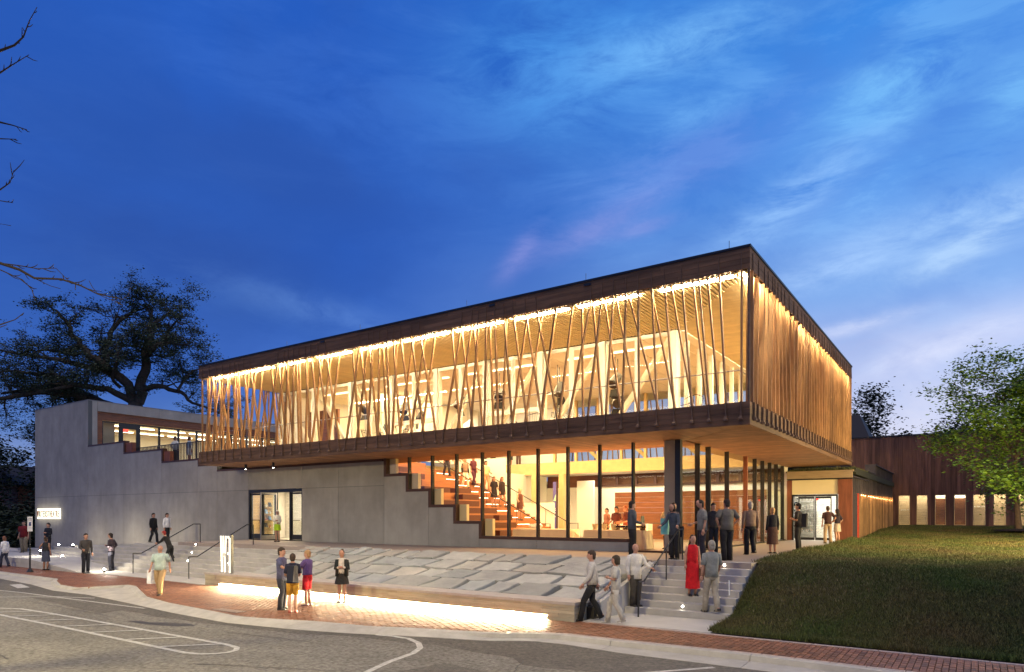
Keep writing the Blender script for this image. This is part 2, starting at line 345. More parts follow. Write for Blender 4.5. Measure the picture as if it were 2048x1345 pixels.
# darker resurfaced band along the gutter
seam = [(-50,10.3),(-30.4,10.27),(-25.26,10.5),(-22.31,10.14),(-18.24,9.95),(-13.21,10.35),(-12.43,10.8),(-9.3,11.15),(-7.18,10.94),(-7.09,10.58),(-5.69,10.79),(0,10.9),(30,10.9)]
mb = MB(); xs = [-50+i*.5 for i in range(130)]; vs = []
for x in xs: vs += [(x, interp(seam, x)+.04*math.sin(x*3.1), -.1255), (x, interp(KO, x)+.3, -.1255)]
mb.add(vs, [(2*i, 2*i+2, 2*i+3, 2*i+1) for i in range(len(xs)-1)]).build('road_resurfaced_band', M['asphalt2'], kind='structure')
def ribbon(mb, pts, w_, z):
    pts = [Vector((p[0], p[1], z)) for p in pts]; vs = []
    for i, p in enumerate(pts):
        t = (pts[min(i+1, len(pts)-1)]-pts[max(i-1, 0)]).normalized(); n = Vector((-t.y, t.x, 0))
        vs += [p+n*w_/2, p-n*w_/2]
    mb.add(vs, [(2*i+1, 2*i+3, 2*i+2, 2*i) for i in range(len(pts)-1)])
mb = MB()
ribbon(mb, [(-24.6,7.95),(-24.3,8.22),(-23.6,8.5),(-22,8.58),(-20,8.62),(-16.66,8.64),(-14.67,8.64),(-13.4,8.66),(-12.9,8.58),(-12.66,8.40),(-12.6,8.18),(-12.68,7.95),(-12.9,7.76),(-13.3,7.66),(-14.2,7.66),(-16,7.68),(-19.4,7.69),(-22.2,7.66),(-26,7.64)], .12, -.1215)
z_ = -.1175
for a, b in [((-22.05,7.66),(-21.32,8.6)),((-20.73,7.66),(-19.85,8.62)),((-19.02,7.69),(-18.24,8.63)),((-17.46,7.69),(-16.7,8.64)),((-15.82,7.68),(-15.01,8.64)),((-14.36,7.67),(-13.5,8.64)),((-23.4,7.66),(-22.7,8.5))]: ribbon(mb, [a, b], .10, z_)
ribbon(mb, [(-11.6,11.35),(-11.16,11.42),(-10.63,11.4),(-10.1,11.14),(-9.68,10.74),(-9.42,10.23),(-9.25,9.38),(-9.0,8.64),(-8.6,7.5)], .13, -.1215)
ribbon(mb, [(-32,7.6),(-27.61,9.33),(-26.09,10.5),(-24.6,11.0)], .09, -.1215)
ribbon(mb, [(-36,9.2),(-30.0,10.14),(-28.5,10.3),(-20.6,10.62)], .09, -.1165)
ribbon(mb, [(-5.4,10.6),(-4.7,11.47),(-3.98,12.4)], .11, -.1215)
mb.add([(-32.2,11.2,-.1215),(-30.4,10.85,-.1215),(-30.4,11.25,-.1215),(-32.2,11.6,-.1215)], [(0,1,2,3)])
mb.build('road_markings', M['paint'], kind='structure')
pp = [(-18.6,9.13),(-18.3,9.36),(-17.8,9.31),(-17.5,9.58),(-16.7,9.8),(-16.3,9.68),(-16.75,9.34),(-17.3,9.16),(-17.9,9.1)]
MB().add([(a, b, -.1245) for a, b in pp], [tuple(range(len(pp)-1, -1, -1))]).build('road_tar_patch', M['patch'], kind='structure')
for nm_, pl_ in (('road_repair_patch', [(-27,9.9),(-22.3,9.5),(-20.6,9.45),(-20.9,10.1),(-25,10.35)]), ('road_repair_patch', [(-8.7,8.2),(-6.2,8.0),(-5.7,9.6),(-8.3,9.9)])):
    MB().add([(a, b, -.1248) for a, b in pl_], [tuple(range(len(pl_)))]).build(nm_, M['asphalt2'], kind='structure')
def wiggle(a, b, n, amp):
    a = Vector((*a, 0)); b = Vector((*b, 0)); t = (b-a); q = Vector((-t.y, t.x, 0)).normalized()
    return [a+t*i/n+q*rnd.uniform(-amp, amp) for i in range(n+1)]
mb = MB()
for a, b in [((-12.2,7.2),(-9.2,8.4)),((-8,9.0),(-5.2,9.2)),((-15,9.6),(-11.5,9.9)),((-21,6.0),(-15.5,5.4)),((-26,9.4),(-20,9.3)),((-7.2,10.9),(-6.0,8.2))]: ribbon(mb, wiggle(a, b, 26, .035), .028, -.1205)
mb.build('road_crack_sealing', M['patch'], kind='structure')

# ---------------------------------------------------------------- brick pavement
BK = [(-70,14.7),(-33.6,14.78),(-32.1,15.12),(-29,15.12),(-24.6,14.86),(-24.5,14.93),(-8.3,14.93),(-8.25,15.2),(40,15.3)]
pav = thing('brick_pavement', 'x', 'x'); del pav['label']; del pav['category']; pav['kind'] = 'structure'
mb = MB(); vs = []; xs = [-60+i*.5 for i in range(146)]
for x in xs: vs += [(x, interp(KF, x)-.01, -.06), (x, interp(BK, x)+.15, -.06)]
mb.add(vs, [(2*i, 2*i+2, 2*i+3, 2*i+1) for i in range(len(xs)-1)]).build('bedding', M['gravelbed'], pav, kind='stuff')
bricks = []
nx = int((9+48)/.105)
for i in range(nx):
    x = 9-i*.105; f = interp(KF, x)+.02; b = interp(BK, x)-.02
    if x > -8.2: f += .12; b -= .12
    y = f+(i % 2)*.105
    if i % 2: bricks.append((x, f+.05, .10))
    while y+.205 <= b: bricks.append((x, y+.1025, .205)); y += .21
    if b-y > .05: bricks.append((x, (y+b)/2, b-y))
vis = [q for q in bricks if q[0] < .0465*q[1]+.2 and (H/( -q[0]*math.sin(TH)+q[1]*math.cos(TH))) < .231]
vis.sort(key=lambda q: q[0]**2+q[1]**2); near = set(vis[:300])
bm1 = MB().hexa([(-.0485,-.0985,-.06),(.0485,-.0985,-.06),(.0485,.0985,-.06),(-.0485,.0985,-.06),(-.046,-.096,0),(.046,-.096,0),(.046,.096,0),(-.046,.096,0)]).mesh('paving_brick', M['brick1'])
rest = MB()
for q in bricks:
    x, y, l = q
    if q in near:
        o = mk('paving_brick', bm1, pav, loc=(x, y, rnd.uniform(-.003, .002))); o.scale = (1, l/.205, 1); o.rotation_euler = (rnd.uniform(-.012,.012), rnd.uniform(-.012,.012), rnd.uniform(-.01,.01))
    else:
        h = l/2-.0065; z = rnd.uniform(-.004, .002); j = rnd.uniform(-.002,.002)
        rest.add([(x-.046+j,y-h,-.06),(x+.046+j,y-h,-.06),(x+.046+j,y+h,-.06),(x-.046+j,y+h,-.06),(x-.046+j,y-h,z),(x+.046+j,y-h,z+j),(x+.046+j,y+h,z),(x-.046+j,y+h,z-j)],[(4,5,6,7),(0,1,5,4),(1,2,6,5),(2,3,7,6),(3,0,4,7)])
rest.build('paving_bricks_far', M['brick'], pav, kind='stuff')
for fn, s in ((KF, 1), (BK, -1)):
    x = -8.2
    while x < 5:
        a = x+.006; b = x+.6-.006
        ya, yb = interp(fn, a)+(.005 if s > 0 else -.005), interp(fn, b)+(.005 if s > 0 else -.005)
        MB().hexa([(a,ya,-.06),(b,yb,-.06),(b,yb+s*.11,-.06),(a,ya+s*.11,-.06),(a,ya,.002),(b,yb,.002),(b,yb+s*.11,.002),(a,ya+s*.11,.002)] if s > 0 else [(a,ya-.11,-.06),(b,yb-.11,-.06),(b,yb,-.06),(a,ya,-.06),(a,ya-.11,.002),(b,yb-.11,.002),(b,yb,.002),(a,ya,.002)]).build('edging_stone', M['edge'], pav)
        x += .6
# tactile drain plate at the kerb
dr = thing('drain_grate', 'dark iron drain grate with a diamond grid set in the kerb edge', 'drain', (-17.3, 11.25, 0))
MB().box(-17.9,-16.7,11.08,11.42,-.02,.006).build('frame', M['brownframe'], dr)
mb = MB()
for i in range(12):
    for j in range(3): mb.box(-17.84+i*.095,-17.79+i*.095,11.12+j*.1,11.18+j*.1,.004,.016)
mb.build('grid', M['edge'], dr, kind='stuff')

# ---------------------------------------------------------------- pads, ramp, terrace
def slab(name, poly, z0, z1, m, parent=None, kind='structure'):
    return MB().prism([(a, b) for a, b in poly], 'z', z0, z1).build(name, m, parent, kind)
slab('entrance_path', [(-8.22,15.22),(-5.0,15.30),(-5.15,17.3),(-8.22,17.3)], -.2, .004, M['pad'])
slab('landing_path', [(-34,14.86),(-32.1,15.16),(-29,15.16),(-24.6,14.92),(-24.6,16.6),(-34,16.6)], -.2, .004, M['pad'])
slab('terrace', [(-33.5,18.95),(-22.88,18.95),(-22.8,18.05),(-15,18.45),(-8.02,19.15),(-7.98,19.47),(-5.2,19.47),(-5.15,22),(-5.32,39.29),(-8.4,39.29),(-8.4,23.0),(-33.5,23.0)], -.2, T, M['terrace'])
def zU(x): return 1.325-.0435*max(0, -33.5-x)
def zR(x): return .45*min(1, max(0, (-34-x)/6.0))
MB().hexa([(-62,18.95,-.2),(-33.5,18.95,-.2),(-33.5,23.0,-.2),(-62,23.0,-.2),(-62,18.95,zU(-62)),(-33.5,18.95,T),(-33.5,23.0,T),(-62,23.0,zU(-62))]).build('upper_walk', M['pad'], kind='structure')
mb = MB(); xs = [-62,-40,-34]
for a, b in zip(xs, xs[1:]):
    mb.hexa([(a,14.9,-.2),(b,14.9,-.2),(b,19.2,-.2),(a,19.2,-.2),(a,14.9,zR(a)+.003),(b,14.9,zR(b)+.003),(b,19.2,zR(b)+.003),(a,19.2,zR(a)+.003)])
mb.build('ramp', M['pad'], kind='structure')
rw = thing('ramp_retaining_wall', 'low wall of pale stone blocks holding the ramp beside the brick pavement', 'wall', (-45, 14.8, 0))
x = -61.0
while x < -34.3:
    L = 1.3+rnd.random()*.5; b = min(x+L, -34.2); za, zb = zR(x), zR(b)
    m_ = MB().hexa([(x+.006,14.74,-.15),(b-.006,14.74,-.15),(b-.006,14.895,-.15),(x+.006,14.895,-.15)]+[(x+.006,14.74,max(.02,za*.5)),(b-.006,14.74,max(.02,zb*.5)),(b-.006,14.895,max(.02,zb*.5)),(x+.006,14.895,max(.02,za*.5))]); m_.build('block', M['step'], rw)
    x2 = x+.6; b2 = min(b+.6, -34.2); za, zb = zR(x2), zR(b2)
    if za > .06: MB().hexa([(x2+.006,14.73,max(.025,za*.5)+.006),(b2-.006,14.73,max(.025,zb*.5)+.006),(b2-.006,14.895,max(.025,zb*.5)+.006),(x2+.006,14.895,max(.025,za*.5)+.006),(x2+.006,14.73,za+.008),(b2-.006,14.73,zb+.008),(b2-.006,14.895,zb+.008),(x2+.006,14.895,za+.008)]).build('block', M['step'], rw)
    x = b
RISE = T/8
ls = thing('west_steps', 'wide pale concrete block steps below the glazed doors, running left along the wall', 'steps', (-35, 17.5, 0))
for k in range(1, 8):
    z = RISE*k; y0 = 16.4+.364*(k-1); x = -33.5-(1.325-z)/.0435-.4; x = max(x, -60); xe = -22.9
    first = True
    while x < xe-.3:
        L = 1.7+rnd.random()*.9; b = min(xe, x+L)
        if xe-b < .4: b = xe
        MB().hexa([(x+.005,y0+.018,z-RISE-.05),(b-.005,y0+.018,z-RISE-.05),(b-.005,y0+.40,z-RISE-.05),(x+.005,y0+.40,z-RISE-.05),(x+.005,y0,z),(b-.005,y0,z),(b-.005,y0+.38,z),(x+.005,y0+.38,z)]).build('step_block', M['step'], ls)
        x = b
rs = thing('entrance_steps', 'narrow flight of pale concrete steps between the flagstone bank and the lawn', 'steps', (-6.6, 18, 0))
for k in range(1, 9):
    z = RISE*k; y0 = 17.14+.333*(k-1); d = .36 if k < 8 else .3
    xr = -5.12-.01*k
    MB().hexa([(-7.97,y0+.018,z-RISE-.05),(xr,y0+.018,z-RISE-.05),(xr,y0+d,z-RISE-.05),(-7.97,y0+d,z-RISE-.05),(-7.97,y0,z+.003*(k==8)),(xr,y0,z+.003*(k==8)),(xr,y0+d-.02,z+.003*(k==8)),(-7.97,y0+d-.02,z+.003*(k==8))]).build('tread', M['step'], rs)
# ---------------------------------------------------------------- flagstone bank
bank = thing('flagstone_bank', 'sloping bank of large split grey flagstones rising behind the lit bench', 'stone bank', (-16, 16, .4))
def BP(x, t): return Vector((x, 15.68+t*(2.72+.45*max(0,(x+15)/7) if x > -15 else 2.72), .42+t*.93))
MB().hexa([(-22.85,15.6,-.1),(-8.12,15.6,-.1),(-8.12,19.2,-.1),(-22.85,18.2,-.1),(-22.85,15.6,.30),(-8.12,15.6,.30),(-8.12,19.1,1.24),(-22.85,18.3,1.24)]).build('core', M['gravelbed'], bank)
MB().hexa([(-8.09,15.72,-.1),(-7.98,15.72,-.1),(-7.98,19.46,-.1),(-8.09,19.2,-.1),(-8.09,15.72,.44),(-7.98,15.72,.44),(-7.98,19.46,1.32),(-8.09,19.2,1.32)]).build('cheek_wall', M['step'], bank)
rows = 4; vr = random.Random(11)
tl = [0, .27, .52, .77, 1.02]
def rowline(j, x): return tl[j]+(0 if j in (0,) else (.010*math.sin(x*1.3+j*2.1)+.012*math.sin(x*3.7+j)))
for j in range(rows):
    x = -23.2+vr.random()*.6
    sl0 = .22
    while x < -8.2:
        L = vr.uniform(.5, 1.6); x1 = x+L
        skew0 = sl0; skew1 = vr.uniform(.10, .42); sl0 = skew1
        a0, a1 = x, x1; g = vr.uniform(.035, .085)
        pts = []
        nb = 4
        for i in range(nb+1):
            q = a0+(a1-a0)*i/nb; pts.append((q, rowline(j, q)))
        for i in range(1, 4): pts.append((a1+skew1*i/4+vr.uniform(-.03,.03), rowline(j, a1)+(rowline(j+1, a1)-rowline(j, a1))*i/4))
        for i in range(nb, -1, -1):
            q = a0+skew0+(a1+skew1-a0-skew0)*i/nb; pts.append((q, rowline(j+1, q)+(vr.uniform(-.03,.02) if j == rows-1 else 0)))
        for i in range(3, 0, -1): pts.append((a0+skew0*i/4+g+.02+vr.uniform(-.02,.02), rowline(j, a0)+(rowline(j+1, a0)-rowline(j, a0))*i/4))
        vs_ = vr.uniform(-.022,.022) if 0 < j else 0
        pts = [(min(max(px+vr.uniform(-.02,.02), -22.85), -8.1), py+vs_+vr.uniform(-.012,.012)) for px, py in pts]
        if max(p[0] for p in pts)-min(p[0] for p in pts) > .25:
            cx = sum(p[0] for p in pts)/len(pts); ct = sum(p[1] for p in pts)/len(pts)
            hh = vr.uniform(.035, .075); ta, tb = vr.uniform(-.018,.018), vr.uniform(-.05,.03)
            nrmv = Vector((0, -.32, .95)); n = len(pts); vs = []
            for lev, sh in ((-.10, .0), (.6, .010), (1.0, .028)):
                for px, py in pts:
                    d = Vector((px-cx, py-ct)); l = max(d.length, .01); px2 = px-d.x/l*(sh+g*.5); py2 = py-d.y/l*(sh+g*.5)*.33
                    hgt = hh+ta*(px-cx)+tb*(py-ct)
                    vs.append(BP(px2, py2)+nrmv*(hgt*lev if lev > 0 else -.1)+nrmv*(vr.uniform(-.004,.004)))
            vs.append(sum((Vector(v) for v in vs[2*n:3*n]), Vector())/n+nrmv*vr.uniform(-.012,.016))
            fs = [(i, (i+1) % n, n+(i+1) % n, n+i) for i in range(n)]+[(n+i, n+(i+1) % n, 2*n+(i+1) % n, 2*n+i) for i in range(n)]+[(2*n+i, 2*n+(i+1) % n, 3*n) for i in range(n)]
            MB().add(vs, fs).build('flagstone', M[vr.choice(['stone','stone','stone','stone_tan','stone_blue'])], bank)
        x = x1+g*.5
# ---------------------------------------------------------------- lit bench wall
be = thing('bench_wall', 'long low limestone bench wall with a warm light strip glowing under it', 'bench wall', (-16.4, 15.3, 0))
for row in range(4):
    z0 = .100+row*.0785; x = -23.62-(.5 if row == 1 else .2*row)
    x = -24.54+.0
    while x < -8.35:
        L = rnd.uniform(1.1, 1.7)+(0 if x > -24.5 else -.3*row); b = min(x+L, -8.32)
        if -8.32-b < .35: b = -8.32
        y_ = 14.95+rnd.uniform(-.004,.004)
        MB().box(x+.004, b-.004, y_, 15.5, z0+.003, z0+.0755).build('block', M['lime'], be); x = b
for a, b in ((-24.54, -23.62), (-9.15, -8.32)):
    MB().box(a+.004, b-.004, 14.952, 15.5, -.1, .097).build('block', M['lime'], be)
MB().box(-23.61, -9.16, 15.10, 15.5, -.1, .099).build('recess', M['lime'], be)
x = -24.57
while x < -8.4:
    b = min(x+2.06, -8.29); MB().box(x+.003, b-.003, 14.92, 15.72, .411, .482).build('coping', M['coping'], be); x = b
MB().box(-23.58, -9.19, 15.00, 15.04, .080, .100).build('light_strip', M['ledb'], be)
MB().box(-24.53,-8.33,15.502,15.70,-.1,.41).build('backing', M['lime'], be)
# ---------------------------------------------------------------- lawn
def sm(t): t = np.clip(t, 0, 1); return t*t*(3-2*t)
def lawnz(x, y):
    x = np.asarray(x, float); y = np.asarray(y, float)
    r = 4.3+.30*np.maximum(0, x+5)
    h = T*sm((y-15.42)/r)+.53*sm((y-34)/27)
    h = h+.035*np.sin(x*.9+y*.5)*sm((y-16)/4)+.02*np.sin(x*2.3-y*1.1)*sm((y-16)/4)
    steps_side = np.clip((y-17.14)/.333, 0, 8)*RISE
    near = np.clip((-4.2-x)/1.0, 0, 1)*(y < 19.9)
    return h*(1-near)+np.minimum(h, np.maximum(steps_side-.10, 0))*near - .01
xs = np.concatenate([np.arange(-5.1, 8, .25), np.arange(8, 60, 2.)]); ys = np.concatenate([np.arange(15.42, 24, .25), np.arange(24, 80, 1.)])
X, Y = np.meshgrid(xs, ys); Xl = X.copy()
Xl[:, 0] = np.where(ys < 20, -5.14, -5.33)
Z = lawnz(X, Y); v = np.stack([Xl, Y, Z], -1).reshape(-1, 3); nxx = len(xs)
i = np.arange(len(ys)-1)[:, None]*nxx+np.arange(nxx-1)[None]; f = np.stack([i, i+1, i+nxx+1, i+nxx], -1).reshape(-1, 4)
me = npmesh('lawn', v, f, M['lawn']); me.polygons.foreach_set('use_smooth', [True]*len(me.polygons)); mk('lawn', me, kind='structure')
rg = np.random.default_rng(3)
def blades(n, gen, hgt, name, m, wid=.012):
    p = gen(n); n = len(p); a = rg.uniform(0, 6.283, n); h = rg.uniform(.6, 1.25, n)*hgt; wd = wid*rg.uniform(.7, 1.4, n)
    D = np.sqrt(p[:, 0]**2+p[:, 1]**2); wd *= np.clip(D/18, 1, 2.6); h *= np.clip(D/22, 1, 1.5)
    z = lawnz(p[:, 0], p[:, 1]); c, s = np.cos(a), np.sin(a); l = rg.uniform(-.6, .6, (n, 2))*h[:, None]
    A = np.stack([p[:,0]-c*wd, p[:,1]-s*wd, z], 1); B = np.stack([p[:,0]+c*wd, p[:,1]+s*wd, z], 1); Cc = np.stack([p[:,0]+l[:,0], p[:,1]+l[:,1], z+h], 1)
    v = np.stack([A, B, Cc], 1).reshape(-1, 3); return mk(name, npmesh(name, v, np.arange(3*n).reshape(-1, 3), m), kind='stuff')
def gen(n):
    D = 11.5*np.exp(rg.uniform(0, 1, n*4)*math.log(62/11.5)); u = rg.uniform(.28, .80, n*4)
    r0 = u*math.cos(TH)-math.sin(TH); r1 = u*math.sin(TH)+math.cos(TH); p = np.stack([r0*D, r1*D], 1)
    k = (p[:, 1] > 15.45) & (p[:, 1] < 60.9) & (p[:, 0] > np.where(p[:, 1] < 19.9, -5.1, -5.25)) & (p[:, 0] < 14)
    return p[k][:n]
blades(300000, gen, .062, 'grass', M['blade'])
def gen2(n):
    p = np.stack([rg.normal(-3.3, 1.3, n), rg.normal(18.3, 1.1, n)], 1); return p[(p[:, 0] > -5.05) & (p[:, 1] > 15.6)]
blades(2600, gen2, .075, 'dry_straw', M['straw'], .006)

def gen3(n):
    a = np.stack([rg.uniform(-5.0, 3, n), 15.42+np.abs(rg.normal(0,.10,n))], 1); b = np.stack([-5.10+np.abs(rg.normal(0,.10,n)), rg.uniform(15.5, 19.4, n)], 1); c = np.stack([-5.30+np.abs(rg.normal(0,.08,n)), rg.uniform(20, 39, n)], 1)
    return np.concatenate([a, b, c])
blades(2600, gen3, .13, 'edge_grass', M['blade'], .010)
# ---------------------------------------------------------------- theatre building
WY = 23.12; BX0, BX1, BY0, BY1 = -34.25, -5.52, 20.5, 40.3
ZF0, ZF1, ZC0, ZC1 = 5.36, 6.05, 9.97, 10.60
bl = thing('theatre_building', 'large theatre with a floating timber-batten upper storey over concrete walls and a glass lobby', 'theatre', (-20, 24, 0))
prof = [(-61.5,10.97),(-52.66,7.60),(-47.59,6.82),(-42.79,6.0),(-38.69,5.62),(-36.72,5.24),(-23.13,4.50),(-21.72,3.76),(-20.35,3.03),(-18.9,2.31),(-17.5,1.68),(-10.6,None)]
def ztop(x):
    z = prof[0][1]
    for a, b in prof:
        if x >= a-1e-6: z = b
    return z
joints = [-61.5,-57.1,-52.66,-47.59,-42.79,-38.69,-36.72,-33.68,-29.08,-26.3,-23.13,-20.35,-17.5,-14.6,-10.6]
for a, b in zip(joints, joints[1:]):
    br = sorted(set([a, b]+[p[0] for p in prof if a < p[0] < b])); g = .009
    door = abs(a+33.68) < .01
    top = []
    for i in range(len(br)-1):
        z = ztop(br[i]); top += [(br[i], z), (br[i+1], z)]
    ax, bx = a+g, b-g
    top = [(min(max(x, ax), bx), z) for x, z in top]
    zb = .2
    zs = 4.09
    mx = max(z for _, z in top); mn = min(z for _, z in top)
    if door:
        MB().prism([(ax, 4.12), (bx, 4.12)]+top[::-1], 'y', WY, WY+.3).build('concrete_panel', M['concrete'], bl)
    elif mx > zs+.4 and mn > zs:
        MB().prism([(ax, zb), (bx, zb), (bx, zs-g), (ax, zs-g)], 'y', WY, WY+.3).build('concrete_panel', M['concrete'], bl)
        MB().prism([(ax, zs+g), (bx, zs+g)]+top[::-1], 'y', WY, WY+.3).build('concrete_panel', M['concrete'], bl)
    else:
        MB().prism([(ax, zb), (bx, zb)]+top[::-1], 'y', WY, WY+.3).build('concrete_panel', M['concrete'], bl)
mb = MB()
for (a, z), (b, _) in zip(prof, prof[1:]):
    zz = z-.02
    if a >= -36.8 and a < -24: mb.box(a, -33.70, WY+.012, WY+.28, .1, zz); mb.box(-29.06, b, WY+.012, WY+.28, .1, zz); mb.box(-33.7,-29.06,WY+.012,WY+.28,4.14,zz)
    else: mb.box(a+.02, b-.0, WY+.012, WY+.28, .1, zz)
mb.build('wall_core', M['concrete_dark'], bl)
# stepped bronze sill and risers
mb = MB()
for i in range(1, len(prof)-1):
    a, z = prof[i]; b = prof[i+1][0]; z0 = prof[i-1][1]
    if a < -37: mb.box(a-.0, b-.0, WY-.01, WY+.32, z+.003, z+.11); 
    elif a < -24: mb.box(a, b-.1, WY-.01, WY+.32, z+.003, ZF0-.01)
    else:
        mb.box(a, b, WY-.02, WY+.32, z+.003, z+.13)
    if a > -50 and not (-38 < a < -30): mb.box(a-.002, a+.15, WY-.022, WY+.322, z+.12, z0+.131)
mb.box(-10.6, -8.6, WY-.02, WY+.12, T, T+.07)
mb.build('stepped_sill', M['brownframe'], bl)
for x, z, b in [(-52.66,7.6,-47.59),(-47.4,6.95,-46.55),(-42.6,6.12,-41.9)][1:]:
    MB().box(x, b, WY+.05, WY+.30, z, z+.62).build('end_block', M['redwood'], bl)
# lobby glazing
mull = [-21.6,-20.2,-18.8,-17.4,-16.03,-14.6,-13.22,-11.83,-10.46]
edges = [-22.98]+mull+[-8.68]
for x in mull: MB().box(x-.035, x+.035, WY+.02, WY+.2, max(T, ztop(x-.1) or T)+(.13 if x < -10.6 else 0), ZF0-.005).build('mullion', M['black'], bl)
MB().box(-8.82, -8.62, WY+.0, WY+.22, T, ZF0-.005).build('corner_mullion', M['black'], bl)
MB().box(-9.27, -8.86, WY+.14, WY+.55, T, ZF0-.005).build('column', M['column'], bl)
for a, b in zip(edges, edges[1:]):
    zb = (ztop(a+.3)+.13) if a < -10.6 else T+.07
    MB().box(a+.036, b-.036 if b < -9 else -9.28, WY+.10, WY+.118, zb, ZF0-.01).build('glass_pane', M['g_warm'], bl)
sm_y = [25.1,26.35,28.75,31.55,33.1,34.5,35.9,37.25,38.65]
for y in sm_y:
    w_ = .11 if y in (31.55, 26.35) else .04
    MB().box(-8.78, -8.60, y-w_/2-.01, y+w_/2+.01, T, ZF0-.005).build('mullion', M['redwood'] if y == 31.55 else M['black'], bl)
MB().box(-8.75,-8.63,WY+.2,39.2,T,T+.06).build('sill_rail', M['black'], bl)
ed = [WY+.22]+sm_y+[39.2]
for a, b in zip(ed, ed[1:]): MB().box(-8.70, -8.682, a+.06, b-.06, T+.06, ZF0-.01).build('glass_pane', M['g_main'], bl)
# lower slab, soffit, ceilings
mb = MB()
mb.box(BX0+.06, BX1-.06, BY0+.06, 25.5, ZF0+.02, ZF1-.01); mb.box(-9.6, BX1-.06, 25.5, BY1-.06, ZF0+.02, ZF1-.01)
mb.box(BX0+.06, -9.6, 37.4, BY1-.06, ZF0+.02, ZF1-.01); mb.box(BX0+.06, -30.5, 25.5, 37.4, ZF0+.02, ZF1-.01)
mb.build('upper_floor', M['glulam'], bl)
mb = MB(); n = int((BX1-BX0)/.15)
for i in range(n):
    x = BX0+.02+i*.15; y1 = 25.5 if x < -8.7 else BY0+(BX1-x)*1.0+.0
    mb.box(x+.004, x+.146, BY0+.03, min(y1, 25.5), ZF0, ZF0+.018)
i = 0
while BY0+.1+i*.15 < BY1-.2:
    y = BY0+.1+i*.15; xa = max(-8.72, BX1-(y-BY0)+.0); 
    if xa < BX1-.1: mb.box(xa, BX1-.03, y+.004, y+.146, ZF0, ZF0+.018)
    i += 1
mb.build('soffit_boards', M['soffit'], bl, kind='stuff')
MB().box(BX0+.05, BX1-.05, BY0+.05, BY1-.05, ZC0+.03, ZC1).build('roof_slab', M['slatgap'], bl)
mb = MB(); x = BX0+.1
CX, CY = -9.6, 25.55
while x < BX1-.1:
    y1 = 25.5 if x < CX else BY0+(BX1-x)*(CY-BY0)/(BX1-CX)
    mb.box(x, x+.095, BY0+.1, y1, ZC0-.045, ZC0-.0); x += .155
y = BY0+.15
while y < BY1-.1:
    xa = CX if y > CY else BX1-(y-BY0)*(BX1-CX)/(CY-BY0)
    mb.box(xa, BX1-.1, y, y+.10, ZC0-.035, ZC0+.0); y += .125
mb.build('ceiling_slats', M['slat'], bl, kind='stuff')
# fascia planks with butt joints, roof cap
def planks(z0, z1, rows, name):
    h = (z1-z0)/rows
    for r_ in range(rows):
        x = BX0
        while x < BX1-.01:
            L = rnd.uniform(3.2, 5.2); b = min(BX1, x+L)
            if BX1-b < 1: b = BX1
            MB().box(x+.003*(x > BX0), b-.003*(b < BX1), BY0+rnd.uniform(0,.006), BY0+.045, z0+r_*h+.003, z0+(r_+1)*h-.003).build(name, M['wood_f'], bl); x = b
        y = BY0+.05
        while y < BY1-.01:
            L = rnd.uniform(3.2, 5.2); b = min(BY1, y+L)
            if BY1-b < 1: b = BY1
            MB().box(BX1-.045, BX1-rnd.uniform(0,.006), y+.003, b-.003, z0+r_*h+.003, z0+(r_+1)*h-.003).build(name, M['wood_f'], bl); y = b
        MB().box(BX0, BX0+.045, BY0+.05, BY1, z0+r_*h+.003, z0+(r_+1)*h-.003).build(name, M['wood_f'], bl)
planks(ZF0, ZF1-.005, 4, 'lower_fascia_plank'); planks(ZC0, ZC1, 4, 'upper_fascia_plank')
MB().box(BX0-.03, BX1+.03, BY0-.03, BY0+.35, ZC1+.002, ZC1+.07).box(BX1-.35, BX1+.03, BY0+.35, BY1+.03, ZC1+.002, ZC1+.07).box(BX0-.03, BX0+.3, BY0+.35, BY1, ZC1+.002, ZC1+.07).box(BX0+.3,BX1-.35,BY0+.35,BY1,ZC1-.02,ZC1+.03).build('roof_cap', M['darkmetal'], bl)
for x in (-33.2,-27.2,-22.2,-16.3,-11.1,-6.2): MB().tube([(x, BY0+.25, ZC1+.07), (x, BY0+.25, ZC1+.40)], .011, 5).build('lightning_rod', M['steel'], bl)
for x in (-24.35, -14.9, -10.9): MB().box(x-.13, x+.13, BY0-.03, BY0+.0, ZC1-.14, ZC1-.06).build('overflow_vent', M['black'], bl)

